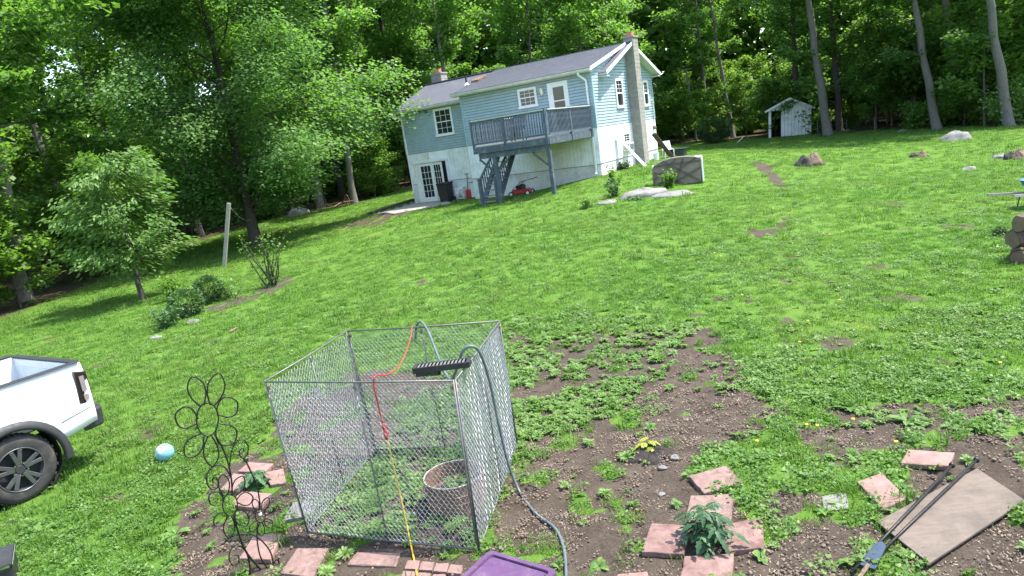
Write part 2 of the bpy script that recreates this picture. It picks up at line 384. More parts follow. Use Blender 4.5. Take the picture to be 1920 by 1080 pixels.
Zr = Z+SO*(.035*(fbm(X*5, Y*5, 61)-.5)+.02*(vn(X*11, Y*11, 62)-.5))*(Y < 14)-.012*SO
ny, nx = X.shape; I = np.arange(nx*ny).reshape(ny, nx)
Q = np.stack([I[:-1, :-1], I[:-1, 1:], I[1:, 1:], I[1:, :-1]], -1).reshape(-1, 4)
m, nt, b = newmat('lawn_ground')
geo = nt.nodes.new('ShaderNodeNewGeometry'); pos = geo.outputs['Position']
as_ = nt.nodes.new('ShaderNodeAttribute'); as_.attribute_name = 'soil'
af = nt.nodes.new('ShaderNodeAttribute'); af.attribute_name = 'forest'
g1 = _ramp(nt, _noise(nt, .8, 8, pos, .65), [(.3, (.055, .108, .018)), (.5, (.084, .155, .026)), (.72, (.125, .195, .038))])
g2 = _ramp(nt, _noise(nt, 9, 6, pos, .7), [(.3, (.035, .075, .012)), (.55, (.075, .160, .018)), (.8, (.12, .21, .03))])
gc = _mx(nt, 'MIX', g1, g2, .5)
dry = _ramp(nt, _noise(nt, .35, 6, pos, .7), [(.58, 0), (.75, .5)])
gc = _mx(nt, 'MIX', gc, (.16, .17, .04), dry)
s1 = _ramp(nt, _noise(nt, 3.5, 9, pos, .7), [(.3, (.036, .027, .020)), (.5, (.074, .057, .043)), (.72, (.130, .103, .080))])
s2 = _ramp(nt, _noise(nt, 45, 4, pos, .7), [(.35, (.030, .024, .019)), (.6, (.080, .064, .050)), (.78, (.17, .14, .11))])
sc = _mx(nt, 'MIX', s1, s2, .45)
fs = _math(nt, 'ADD', as_.outputs['Fac'], _math(nt, 'MULTIPLY', _math(nt, 'SUBTRACT', _noise(nt, 14, 5, pos), .5), .9))
fs = _ramp(nt, fs, [(.35, 0), (.6, 1)])
c = _mx(nt, 'MIX', gc, sc, fs)
fl = _ramp(nt, _noise(nt, 2, 7, pos, .7), [(.3, (.030, .028, .014)), (.6, (.065, .052, .030)), (.8, (.045, .075, .016))])
c = _mx(nt, 'MIX', c, fl, af.outputs['Fac'])
nt.links.new(c, b.inputs['Base Color']); b.inputs['Roughness'].default_value = .97; b.inputs['Specular IOR Level'].default_value = .1
_bump(nt, _math(nt, 'ADD', _noise(nt, 30, 8, pos, .75), _math(nt, 'MULTIPLY', _noise(nt, 6, 5, pos), 1.5)), .8, .03, b)
gr = npmesh('ground', np.stack([X, Y, Zr], -1).reshape(-1, 3), Q, m, attr=dict(soil=SO.ravel(), forest=FO.ravel()), smooth=True)
tag(gr, 'green lawn with bare garden soil and forest floor', kind='structure')
# ================================================================== FOLIAGE
def frames(N, rng, up):
    n = rng.normal(size=(N, 3)); n /= np.linalg.norm(n, axis=1)[:, None]
    n[:, 2] = np.abs(n[:, 2]); n = n*(1-up)+np.array([0, 0, up]); n /= np.linalg.norm(n, axis=1)[:, None]
    a = rng.normal(size=(N, 3)); a -= n*(a*n).sum(1)[:, None]; a /= np.linalg.norm(a, axis=1)[:, None]
    return n, a, np.cross(n, a)
def leafmesh(P, L, W, rng, up=.35, droop=0, out=None):
    N = len(P); n, a, bb = frames(N, rng, up)
    if out is not None:
        a = a*.5+out; a[:, 2] -= droop; a /= np.linalg.norm(a, axis=1)[:, None]
        n -= a*(a*n).sum(1)[:, None]; n /= np.linalg.norm(n, axis=1)[:, None]; bb = np.cross(n, a)
    s = rng.uniform(.65, 1.25, N)[:, None]; l = L*s; wd = W*s*rng.uniform(.8, 1.2, N)[:, None]
    V = np.stack([P-a*l*.5, P+bb*wd*.5-n*wd*.12-a*l*.05, P+a*l*.5-n*l*.1, P-bb*wd*.5-n*wd*.12-a*l*.05], 1)
    t = np.repeat(rng.uniform(0, 1, N), 4)
    return V.reshape(-1, 3), np.arange(N*4).reshape(N, 4), t
def smooth_path(p0, d, L, k, rng, wob, lift):
    pts = [np.array(p0, float)]; d = np.array(d, float); d /= np.linalg.norm(d)
    for i in range(k):
        d = d+rng.normal(size=3)*wob+np.array([0, 0, lift]); d /= np.linalg.norm(d); pts.append(pts[-1]+d*L/k)
    return pts
def make_tree(name, label, cat, seed, H, r0, base, R, nleaf, L, W, bmat, lmat, nb=18, lean=(0, 0), group=None, prof=None, spread=.62, droop=0, fork=None, up=.4, low=0, lift=.07, flat=.6):
    rng = np.random.default_rng(seed); t = thing(name, label, cat, group=group)
    mb = MB(); k = 12
    tp = [np.array([lean[0]*H*(i/k)**1.2+rng.normal()*.0028*H*(i > 0), lean[1]*H*(i/k)**1.2+rng.normal()*.0028*H*(i > 0), -.15+(H*.93+.15)*i/k]) for i in range(k+1)]
    rr = [r0*(1.35 if i == 0 else 1)*(1-.86*(i/k)**.9) for i in range(k+1)]
    tp.insert(1, tp[0]+(tp[1]-tp[0])*.12); rr.insert(1, r0*1.06)
    mb.tube(tp, rr, 10)
    def trunk_at(z):
        zz = [p[2] for p in tp]; return np.array([np.interp(z, zz, [p[i] for p in tp]) for i in range(3)]), np.interp(z, zz, rr)
    prof = prof or (lambda u: math.sin(min(1, max(0, u*.85+.13))*PI)**.7)
    centres = []; az = rng.uniform(0, 6.28)
    nlow = low
    for i in range(nb+nlow):
        if i < nb:
            u = (i+.5)/nb; z = base+(H*.95-base)*u; ln = R*prof(u)*rng.uniform(.7, 1.15)
        else:
            z = rng.uniform(base*.35, base); ln = R*rng.uniform(.35, .75); u = .2
        az += 2.4+rng.uniform(-.5, .5)
        p, rad = trunk_at(z)
        d = np.array([math.cos(az), math.sin(az), .25+.75*u])
        br = smooth_path(p, d, ln, 5, rng, .12, lift-droop*.1)
        mb.tube(br, [max(.012, rad*.45*(1-j/5.6)) for j in range(6)], 5, cap=False)
        for j in range(2, 6):
            q = np.array(br[j]); centres.append((q, ln*.16+.25))
            for s_ in range(2):
                dd = np.array([math.cos(az+rng.uniform(-1.5, 1.5)), math.sin(az+rng.uniform(-1.5, 1.5)), rng.uniform(-.25, .45)])
                tw = smooth_path(q, dd, ln*rng.uniform(.22, .42), 3, rng, .2, .02-droop*.12)
                mb.tube(tw, [max(.008, rad*.14), max(.006, rad*.1), .006, .004], 4, cap=False)
                for e in tw[1:]: centres.append((np.array(e), ln*.12+.22))
    centres.append((tp[-1], R*.3))
    mb.build('trunk', bmat, t, smooth=True)
    C = np.array([c[0] for c in centres]); RD = np.array([c[1] for c in centres])*spread
    wgt = RD**1.3*rng.uniform(.35, 1.4, len(RD)); idx = rng.choice(len(C), nleaf, p=wgt/wgt.sum())
    off = rng.normal(size=(nleaf, 3))*np.array([1, 1, flat]); off /= np.maximum(1, np.linalg.norm(off, axis=1)/1.7)[:, None]
    P = C[idx]+off*RD[idx][:, None]
    if droop: P[:, 2] -= droop*.25*np.linalg.norm(off[:, :2], axis=1)*RD[idx]
    P[:, 2] = np.maximum(P[:, 2], .12)
    out = None
    if droop:
        out = P-np.array([0, 0, 1])*P[:, 2:3]-np.array([tp[3][0], tp[3][1], 0]); out /= np.linalg.norm(out, axis=1)[:, None]+1e-6
    V, Fc, tn = leafmesh(P, L, W, rng, up, droop, out)
    npmesh('crown', V, Fc, lmat, t, dict(tint=tn))
    return t
def make_bush(name, label, cat, seed, H, R, nleaf, L, W, lmat, bmat=None, group=None, dome=False, nst=9, up=.3):
    rng = np.random.default_rng(seed); t = thing(name, label, cat, group=group); mb = MB(); C = []
    for i in range(nst):
        az = rng.uniform(0, 6.28); el = rng.uniform(.5, 1.35)
        ln = H*rng.uniform(.6, 1)
        tw = smooth_path((rng.normal()*R*.12, rng.normal()*R*.12, -.04), (math.cos(az)*math.cos(el)*R/H*1.3, math.sin(az)*math.cos(el)*R/H*1.3, math.sin(el)), ln, 5, rng, .12, .04)
        mb.tube(tw, [.012*H+.006]*2+[.008*H+.004]*2+[.003*H+.003]*2, 4, cap=False)
        for q in tw[1:]: C.append(q)
    mb.build('stems', bmat or MT['bark_dark'], t, smooth=True)
    if dome:
        u = rng.normal(size=(nleaf, 3)); u /= np.linalg.norm(u, axis=1)[:, None]
        lump = 1+.16*np.sin(u[:, 0]*7+seed)*np.sin(u[:, 1]*6)*np.cos(u[:, 2]*5)
        P = u*np.array([R, R, H*.52])*(lump*rng.uniform(.72, 1.03, nleaf))[:, None]+np.array([0, 0, H*.5]); out = u
    else:
        C = np.array(C); P = C[rng.integers(0, len(C), nleaf)]+rng.normal(size=(nleaf, 3))*np.array([R*.17, R*.17, H*.08]); out = None
    P[:, 2] = np.maximum(P[:, 2], .03)
    V, Fc, tn = leafmesh(P, L, W, rng, up, .1 if dome else 0, out)
    npmesh('foliage', V, Fc, lmat, t, dict(tint=tn))
    return t
def place(t, P, rz=0, sc=1, tilt=(0, 0)):
    t.location = [float(c) for c in P]; t.rotation_euler = (tilt[0], tilt[1], rz); t.scale = (sc, sc, sc) if not hasattr(sc, '__len__') else sc
    return t
# ------------------------------------------------------------------ the two lawn trees
maple = make_tree('maple_tree', 'broad maple tree with dark trunk standing on the open lawn beside the house', 'tree', 5, 14.5, .31, 2.7, 6.2, 120000, .18, .135, MT['bark_dark'], LEAF['maple'], nb=32, spread=.68, low=8, prof=lambda u: .4+.7*math.sin(min(1, u*.75+.22)*PI), droop=.25)
place(maple, G(481, 457), 1.2, 1)
cherry = make_tree('cherry_tree', 'small drooping leafy tree with multiple low branches on the lawn by the shrub bed', 'tree', 12, 4.2, .1, 1.0, 1.7, 11000, .165, .07, MT['bark_dark'], LEAF['cherry'], nb=22, spread=.5, low=3, droop=.35, prof=lambda u: .55+.6*math.sin(min(1, u*.8+.2)*PI), flat=.5)
place(cherry, G(268, 561), 4.2, 1.06)
# ------------------------------------------------------------------ forest prototypes (label replaced for the ones that stand out)
FG = 'trees of the wood behind the lawn'; UG = 'leafy saplings under the forest trees'
FL = 'tall leafy tree standing in the dense wood around the lawn'
UL = 'leafy green sapling growing at the foot of the dense wood'
protos = [make_tree('forest_tree', FL, 'tree', 31, 21, .27, 5.5, 4.6, 14500, .31, .23, MT['bark'], LEAF['forest'], nb=24, group=FG, low=6),
          make_tree('forest_tree', FL, 'tree', 32, 23, .33, 6.5, 5.0, 14500, .31, .23, MT['bark_dark'], LEAF['forest'], nb=26, group=FG, low=4, lean=(.03, .01)),
          make_tree('forest_tree', FL, 'tree', 33, 19, .22, 4.0, 4.4, 14500, .31, .23, MT['bark'], LEAF['forest'], nb=24, group=FG, low=6, lean=(-.03, .02)),
          make_tree('forest_tree', FL, 'tree', 34, 22, .30, 9.0, 5.0, 14000, .32, .24, MT['bark_grey'], LEAF['forest'], nb=20, group=FG, low=3)]
unders = [make_tree('sapling', UL, 'sapling', 41, 6.5, .06, .9, 2.3, 6000, .22, .16, MT['bark'], LEAF['under'], nb=16, group=UG),
          make_tree('sapling', UL, 'sapling', 42, 4.6, .05, .4, 2.2, 5600, .21, .15, MT['bark_dark'], LEAF['under'], nb=14, group=UG),
          make_bush('undergrowth_bush', 'leafy bush in the undergrowth along the edge of the wood', 'bush', 43, 1.9, 1.7, 3200, .19, .13, LEAF['under'], group='undergrowth bushes along the forest edge')]
used = set()
def put(kind, i, P, rz, sc, label=None, tilt=(0, 0), mats=None):
    src = (protos if kind == 't' else unders)[i]; key = (kind, i)
    if key not in used:
        used.add(key); place(src, P, rz, sc, tilt); t = src
    else: t = copy_thing(src, P, rz, sc, tilt=tilt)
    if label: t['label'] = label
    elif kind == 't': t['label'] = ['brown barked leafy tree standing in the dense wood around the lawn', 'stout dark barked tree standing in the dense wood around the lawn', 'slim brown tree with low crown in the dense wood around the lawn', 'grey barked tree with high crown in the dense wood around the lawn'][i]
    elif i < 2: t['label'] = ['tall slender green sapling growing at the foot of the dense wood', 'short bushy green sapling growing at the foot of the dense wood'][i]
    return t
rng = np.random.default_rng(77); taken = []
# trunks that stand out at the forest edge; tall bare boles so the trunk shows
bole = make_tree('forest_tree', 'grey trunked tall tree standing right beside the white shed', 'tree', 51, 25, .34, 9.5, 4.6, 13000, .31, .23, MT['bark_grey'], LEAF['forest'], nb=18, group=FG, low=1)
first = True
for (px, py, sc, rz, lab, tl) in [(1553, 254, 1.0, .2, 'grey trunked tall tree standing right beside the white shed', (0, -.10)),
                              (1757, 243, .8, 1.9, 'slender grey tree at the lawn edge beside the big grey boulder', (0, -.16)),
                              (1812, 228, .95, 3.1, 'tall leaning grey tree set just behind the big grey boulder', (0, -.17)),
                              (1892, 236, .85, 4.3, 'tall pale leaning trunk by the bright bush at the lawn edge', (0, -.16)),
                              (722, 358, 1.25, 5.0, 'stout pale trunk at the wood edge behind the house corner', (0, -.05)),
                              (1375, 258, .7, .9, 'dark slim trunk rising behind the dark evergreen bush', (0, -.1)),
                              (512, 395, .75, 2.6, 'dark trunk at the wood edge behind the broad maple', (0, -.08)),
                              (152, 490, .9, 1.1, 'grey trunk in the wood behind the small drooping tree', (0, -.06))]:
    P = G(px, py); taken.append(P[:2])
    # place() tilts about world axes: rotation order keeps tilt in y before the turn, so turn is left at zero
    if first: place(bole, P, 0, sc, tl); bole['label'] = lab; first = False
    else: copy_thing(bole, P, 0, sc, lab, tilt=tl)
def free(x, y, d):
    return all((x-a)**2+(y-b_)**2 > d*d for a, b_ in taken)
def house_clear(x, y, mrg):
    v = np.array([x, y, 0])-HO; a, b_ = v@hx, v@hy
    return not (-12-mrg < a < .5+mrg and -5-mrg < b_ < 8+mrg)
n = 0; tries = 0
while n < 68 and tries < 6000:
    tries += 1
    t_ = rng.uniform(-1.05, 1.0); e = float(np.interp(t_, EDGE[:, 0], EDGE[:, 1]))
    y = e+1.5+(rng.uniform(0, 1)**1.5)*42; x = t_*y
    if not free(x, y, 2.8) or not house_clear(x, y, 2.5) or (-.8 < t_ < -.35 and rng.uniform() < .45) or (t_ > .3 and y < e+16 and rng.uniform() < .5): continue
    taken.append((x, y)); i = int(rng.integers(0, 4))
    put('t', i, (x, y, gz1(x, y)), rng.uniform(0, 6.28), rng.uniform(.75, 1.1), tilt=(rng.normal()*.025, rng.normal()*.025-.05)); n += 1
n = 0; tries = 0
while n < 185 and tries < 6000:
    tries += 1
    t_ = rng.uniform(-1.0, .95); e = float(np.interp(t_, EDGE[:, 0], EDGE[:, 1]))
    y = e+.8+(rng.uniform(0, 1)**1.6)*26; x = t_*y
    if not free(x, y, 1.3) or not house_clear(x, y, 1.5): continue
    if 17 < x < 20.5 and 42 < y < 49: continue
    taken.append((x, y)); i = int(rng.choice([0, 1, 2], p=[.42, .33, .25]))
    put('u', i, (x, y, gz1(x, y)), rng.uniform(0, 6.28), rng.uniform(.7, 1.25)); n += 1
# the wood that goes on behind as one mass
rngm = np.random.default_rng(5); N = 105000
th = rngm.uniform(0, 1, N); th = np.where(th < .22, -1.15+.85*th/.22, -.3+1.4*(th-.22)/.78); yy = rngm.uniform(78, 104, N)*(1-.10*np.abs(th)); hh = rngm.uniform(0, 1, N)**.8*27
Pm = np.stack([th*yy, yy, gz(th*yy, yy)+hh*(.86+.2*np.sin(th*37)*np.sin(th*17+1))*np.where(th < -.3, .55, 1)], -1)
V, Fc, tn = leafmesh(Pm, 1.15, .85, rngm, .3)
tag(npmesh('distant_wood', V, Fc, LEAF['under'], attr=dict(tint=tn)), 'far foliage of the wood seen as one mass between the trunks', 'wood', kind='stuff')
# ================================================================== LAWN AND WEEDS (uncountable cover, instanced)
def blade_mesh(name, seed, n, h, rad, wd, m, flop=.5):
    rng = np.random.default_rng(seed); V = []; Fc = []; T = []
    for i in range(n):
        a = rng.uniform(0, 6.28); r = rad*rng.uniform(0, 1)**.5; p = np.array([math.cos(a)*r, math.sin(a)*r, -.01]); az = rng.uniform(0, 6.28)
        d = np.array([math.cos(az), math.sin(az), 0]); s = np.array([-d[1], d[0], 0]); hh = h*rng.uniform(.5, 1.15); f = flop*rng.uniform(.3, 1.3)
        b0 = len(V); tt = rng.uniform()
        m1 = p+np.array([0, 0, hh*.6])+d*hh*f*.35; tp = p+np.array([0, 0, hh*(1-.3*f)])+d*hh*f
        V += [p-s*wd/2, p+s*wd/2, m1+s*wd*.45, m1-s*wd*.45, tp]; Fc += [(b0, b0+1, b0+2, b0+3), (b0+3, b0+2, b0+4, b0+4)]; T += [tt]*5
    me = bpy.data.meshes.new(name); me.from_pydata([tuple(v) for v in V], [], [f if f[2] != f[3] else f[:3] for f in Fc]); me.materials.append(m)
    me.attributes.new('tint', 'FLOAT', 'POINT').data.foreach_set('value', np.array(T, np.float32))
    return bpy.data.objects.new(name, me)
def patch_mesh(name, seed, n, h, rad, L, W, m, up=.6):
    rng = np.random.default_rng(seed); r = rad*rng.uniform(0, 1, n)**.5; a = rng.uniform(0, 6.28, n)
    P = np.stack([r*np.cos(a), r*np.sin(a), h*rng.uniform(.25, 1, n)], -1)
    V, Fc, tn = leafmesh(P, L, W, rng, up)
    o = npmesh(name, V, Fc, m, attr=dict(tint=tn)); COL.objects.unlink(o); return o
def rosette_mesh(name, seed, n, L, W, m, rise=.5):
    rng = np.random.default_rng(seed); V = []; Fc = []; T = []
    for i in range(n):
        az = i*2.4+rng.uniform(-.4, .4); d = np.array([math.cos(az), math.sin(az), 0]); s = np.array([-d[1], d[0], 0]); l = L*rng.uniform(.65, 1.15); w_ = W*rng.uniform(.8, 1.2)
        z = np.array([0, 0, 1.]); r = rise*rng.uniform(.5, 1.3); b0 = len(V); tt = rng.uniform()
        p1 = d*l*.4+z*l*r*.45; p2 = d*l*.75+z*l*r*.55; p3 = d*l+z*l*r*.40
        V += [d*.005, p1+s*w_*.5+z*w_*.12, p1, p1-s*w_*.5+z*w_*.12, p2+s*w_*.4+z*w_*.1, p2, p2-s*w_*.4+z*w_*.1, p3]
        Fc += [(b0, b0+1, b0+2), (b0, b0+2, b0+3), (b0+1, b0+4, b0+5, b0+2), (b0+2, b0+5, b0+6, b0+3), (b0+4, b0+7, b0+5), (b0+5, b0+7, b0+6)]; T += [tt]*8
    me = bpy.data.meshes.new(name); me.from_pydata([tuple(v) for v in V], [], Fc); me.materials.append(m)
    me.attributes.new('tint', 'FLOAT', 'POINT').data.foreach_set('value', np.array(T, np.float32))
    return bpy.data.objects.new(name, me)
def scatter(name, P, rot, scl, src, label, cat):
    me = bpy.data.meshes.new(name); me.vertices.add(len(P)); me.vertices.foreach_set('co', np.asarray(P, np.float32).ravel())
    me.attributes.new('rot', 'FLOAT_VECTOR', 'POINT').data.foreach_set('vector', np.asarray(rot, np.float32).ravel())
    me.attributes.new('scl', 'FLOAT_VECTOR', 'POINT').data.foreach_set('vector', np.asarray(scl, np.float32).ravel())
    o = bpy.data.objects.new(name, me); COL.objects.link(o)
    ng = bpy.data.node_groups.new(name, 'GeometryNodeTree')
    ng.interface.new_socket('Geometry', in_out='INPUT', socket_type='NodeSocketGeometry'); ng.interface.new_socket('Geometry', in_out='OUTPUT', socket_type='NodeSocketGeometry')
    a = ng.nodes.new('NodeGroupInput'); z = ng.nodes.new('NodeGroupOutput'); ip = ng.nodes.new('GeometryNodeInstanceOnPoints')
    oi = ng.nodes.new('GeometryNodeObjectInfo'); oi.inputs['Object'].default_value = src; oi.inputs['As Instance'].default_value = True
    ng.links.new(a.outputs[0], ip.inputs['Points']); ng.links.new(oi.outputs['Geometry'], ip.inputs['Instance'])
    for nm, sk in (('rot', 'Rotation'), ('scl', 'Scale')):
        na = ng.nodes.new('GeometryNodeInputNamedAttribute'); na.data_type = 'FLOAT_VECTOR'; na.inputs['Name'].default_value = nm
        ng.links.new(na.outputs['Attribute'], ip.inputs[sk])
    ng.links.new(ip.outputs[0], z.inputs[0])
    md = o.modifiers.new('scatter', 'NODES'); md.node_group = ng
    return tag(o, label, cat, kind='stuff')
rng = np.random.default_rng(9)
def field(n, y0, y1, tmax=.98):
    """points over the ground in view, even per square metre between two depths"""
    y = np.sqrt(rng.uniform(y0*y0, y1*y1, n)); x = y*rng.uniform(-tmax, tmax, n); return x, y
EXC = [[(1644, 978), (1832, 878), (1922, 938), (1743, 1056)], [(1702, 842), (1791, 848), (1780, 870), (1690, 866)], [(1610, 903), (1654, 890), (1698, 934), (1656, 950)], [(1295, 893), (1362, 876), (1388, 904), (1322, 921)], [(1298, 931), (1375, 928), (1370, 975), (1284, 978)], [(1221, 982), (1430, 972), (1432, 1026), (1205, 1034)], [(1283, 1040), (1376, 1037), (1373, 1090), (1272, 1092)], [(415, 918), (440, 868), (513, 870), (534, 905), (487, 951), (435, 945)], [(449, 1046), (477, 1003), (528, 1001), (506, 1048)], [(527, 1074), (558, 1028), (615, 1028), (587, 1080)], [(650, 1060), (668, 1036), (880, 1050), (870, 1095), (740, 1090)], [(785, 905), (795, 975), (900, 975), (895, 905)]]
BLOCK = []      # footprints kept clear: (function)
def keep(x, y, kind):
    z = gz(x, y); s = soil(x, y, z); f = forest(x, y)
    v = np.stack([x, y], -1)-HO[:2]; a = v@hx[:2]; bb = v@hy[:2]
    house = ((a > -12) & (a < .35) & (bb > .0) & (bb < 8)) | ((a > -7.2) & (a < .0) & (bb > -1.2) & (bb < 1)) | ((a > -11.6) & (a < -8.3) & (bb > -.9) & (bb < 1.4))
    px, py = proj(x, y, z)
    for poly in EXC: house |= inpoly(px, py, poly)
    return z, s, f, ~house
def emit(name, src, bands, label, cat, rule, zoff=0, tilt=.15):
    PP = []; RR = []; SS = []
    for (y0, y1, dens, sc) in bands:
        area = .98*(y1*y1-y0*y0); x, y = field(int(area*dens), y0, y1)
        z, s, f, ok = keep(x, y, name); pr = rule(x, y, s, f)*ok
        k = rng.uniform(0, 1, len(x)) < pr
        x, y, z = x[k], y[k], z[k]; n = len(x)
        PP.append(np.stack([x, y, z+zoff], -1)); RR.append(np.stack([rng.normal(size=n)*tilt, rng.normal(size=n)*tilt, rng.uniform(0, 6.28, n)], -1))
        q = sc*rng.uniform(.6, 1.3, n); SS.append(np.stack([q, q, q*rng.uniform(.7, 1.25, n)*(1/max(1, sc**.6))], -1))
    return scatter(name, np.concatenate(PP), np.concatenate(RR), np.concatenate(SS), src, label, cat)
def lush(x, y): return fbm(x*.5, y*.5, 91)
tuft = blade_mesh('grass_tuft', 1, 26, .065, .085, .0065, LEAF['grass'], .6)
tuft2 = blade_mesh('grass_tuft_tall', 2, 22, .14, .06, .008, LEAF['grass'], .7)
clov = patch_mesh('clover_patch', 3, 34, .055, .10, .030, .026, LEAF['clover'], .62)
rose = rosette_mesh('broadleaf', 4, 18, .072, .021, LEAF['weed'], .85)
rose2 = rosette_mesh('lawn_broadleaf', 6, 7, .085, .05, LEAF['clover'], .45)
emit('lawn_grass', tuft, [(2.2, 8, 130, 1), (8, 14, 100, 1.12), (14, 24, 46, 1.4), (24, 58, 15, 2.0)], 'short green grass covering the lawn', 'grass',
     lambda x, y, s, f: np.clip(1-s*1.25, .015, 1)*(1-f)*np.clip(.55+1.3*(fbm(x*.7, y*.7, 131)-.28), .4, 1))
emit('tall_grass', tuft2, [(2.2, 9, 26, 1), (9, 20, 9, 1.3), (20, 58, 2.2, 1.9)], 'longer ragged grass tufts in the lawn and along the forest edge', 'grass',
     lambda x, y, s, f: np.clip((fbm(x*.8, y*.8, 95)-.46)*6, 0.02, 1)*np.clip(1.12-s*1.15, 0, 1)*(1-f*.5))
emit('clover', clov, [(2.2, 9, 62, 1), (9, 15, 24, 1.0), (15, 26, 7, 1.1)], 'low clover and small leaves speckling the lawn', 'clover',
     lambda x, y, s, f: np.clip((lush(x, y)-.36)*5, .12, 1)*np.clip(1-s*1.2, 0, 1)*(1-f))
def weedrule(x, y, s, f):
    z = gz(x, y); px, py = proj(x, y, z)
    A = inpoly(px, py, [(940, 590), (1090, 585), (1330, 600), (1260, 690), (1150, 780), (1000, 830), (965, 850)])
    K = inpoly(px, py, [(600, 940), (830, 740), (935, 690), (965, 830), (900, 1030), (590, 1000)])
    B = inpoly(px, py, [(1330, 620), (1940, 560), (1940, 830), (1480, 800), (1330, 720)])
    return np.where(A, np.clip((fbm(x*1.7, y*1.7, 101)-.31)*6, .08, 1), np.where(K, .5, np.where(B, .16*np.clip((lush(x, y)-.3)*4, .1, 1), .008+.035*np.clip(s, 0, 1)*np.clip((fbm(x*2, y*2, 120)-.45)*8, 0, 1))))*(1-f)
emit('garden_weeds', rose, [(2.2, 8.2, 210, .95), (8.2, 14, 75, 1.1)], 'bright broadleaf weeds spreading over the garden bed and pen floor', 'weeds', weedrule, 0, .25)
emit('lawn_broadleaf', rose2, [(2.2, 9, 24, .9), (9, 17, 5, 1.0)], 'low broad leaves mixed through the lawn', 'weeds', lambda x, y, s, f: np.clip((fbm(x*.6, y*.6, 104)-.38)*4+.8*(x > 1.2)*(y < 12), .05, 1)*np.clip(1.05-s, 0, 1)*(1-f), 0, .2)
# wood chips, clods and pebbles on the bare soil
def chip_mesh(name, seed, n, rad, L, W, th, m):
    r2 = np.random.default_rng(seed); mb = MB()
    for i in range(n):
        a = r2.uniform(0, 6.28); r = rad*r2.uniform()**.5; c_ = Vector((math.cos(a)*r, math.sin(a)*r, r2.uniform(.0, .012))); az = r2.uniform(0, 6.28); l = L*r2.uniform(.5, 1.4)
        d = Vector((math.cos(az), math.sin(az), r2.normal()*.35)).normalized(); mb.beam(c_-d*l/2, c_+d*l/2, W*r2.uniform(.5, 1.3), th)
    me = bpy.data.meshes.new(name); me.from_pydata(mb.v, [], mb.f); me.materials.append(m); return bpy.data.objects.new(name, me)
chips = chip_mesh('wood_chips', 5, 26, .13, .018, .007, .003, MT['mulch'])
clods = MB(); r2 = np.random.default_rng(8)
for i in range(9):
    a = r2.uniform(0, 6.28); r = .09*r2.uniform()**.5; q = r2.uniform(.006, .016)
    pr = [(0, -q*.6), (q, -q*.3), (q*.9, q*.4), (0, q*.75)]
    clods.lathe([(max(.0005, u*r2.uniform(.8, 1.1)), v) for u, v in pr], 6, (math.cos(a)*r, math.sin(a)*r, q*.3))
clodm = bpy.data.meshes.new('soil_clods'); clodm.from_pydata(clods.v, [], clods.f); clodm.materials.append(MT['dirt']); clodo = bpy.data.objects.new('soil_clods', clodm)
emit('wood_chips', chips, [(2.2, 8, 60, 1)], 'pale wood chips strewn over the bare garden soil', 'wood chips', lambda x, y, s, f: np.clip(s*1.2-.2, 0, 1)*np.clip((fbm(x*1.4, y*1.4, 111)-.38)*4, .08, 1), -.012, .2)
emit('soil_clods', clodo, [(2.2, 9, 60, 1)], 'dark crumbs and clods lying on the bare soil', 'soil', lambda x, y, s, f: np.clip(s*1.1-.1, 0, 1), -.016, .3)
dand = MB(); dand.lathe([(.001, .02), (.017, .03), (.015, .038), (.002, .041)], 8)
dm = bpy.data.meshes.new('dandelion_head'); dm.from_pydata(dand.v, [], dand.f); dm.materials.append(MT['flower']); dob = bpy.data.objects.new('dandelion_head', dm)
DP = np.array([G(*p) for p in [(1420, 838), (1533, 809), (1513, 807), (1680, 840), (1875, 690), (1556, 445), (1544, 443), (1580, 440), (1870, 470), (1515, 610), (1575, 570), (1392, 560), (1600, 797), (1500, 650), (1340, 480), (1450, 395)]])
scatter('dandelions', DP+[0, 0, .03], np.zeros_like(DP), np.ones_like(DP)*np.array([[1+.02*max(0, p[1]-6)] for p in DP]), dob, 'scattered yellow dandelion heads in the lawn', 'dandelions')
# ================================================================== HOUSE
ZSB, ZEB, ZEL, ZR, YR, SET, DEP, LB, LL = 3.04, 5.49, 5.29, 6.69, 4.29, 1.1, 7.75, 6.98, 11.75
KB = (ZR-ZEB)/(YR+.3); KM = (ZR-ZEL)/(YR-SET+.3)
hz0 = .2
house = thing('house', 'blue clapboard house with white basement, grey shingle roof and raised deck side', 'house', (HO[0], HO[1], 0), -HY)
W_ = MT['white_trim']
def laps_y(mb, x0, x1, y, z0, z1, st=.132):
    z = z0
    while z < z1-.02:
        t = min(z+st, z1)
        g = .026; mb.add([(x0, y-.028, z+g), (x1, y-.028, z+g), (x1, y-.012, t), (x0, y-.012, t), (x0, y+.034, z+g), (x1, y+.034, z+g), (x0, y+.034, z), (x1, y+.034, z), (x1, y-.012, z), (x0, y-.012, z)], [(0, 1, 2, 3), (4, 5, 1, 0), (6, 7, 5, 4), (9, 8, 7, 6)]); z = t
def laps_x(mb, fn, x, z0, z1, st=.132):
    z = z0
    while z < z1-.02:
        t = min(z+st, z1); a0, b0 = fn(z); a1, b1 = fn(t)
        if b1 > a1: g = .024; mb.add([(x+.028, a0, z+g), (x+.028, b0, z+g), (x+.012, b1, t), (x+.012, a1, t), (x-.034, a0, z+g), (x-.034, b0, z+g), (x-.034, a0, z), (x-.034, b0, z), (x+.012, b0, z), (x+.012, a0, z)], [(0, 1, 2, 3), (0, 4, 5, 1), (4, 6, 7, 5), (6, 9, 8, 7)])
        z = t
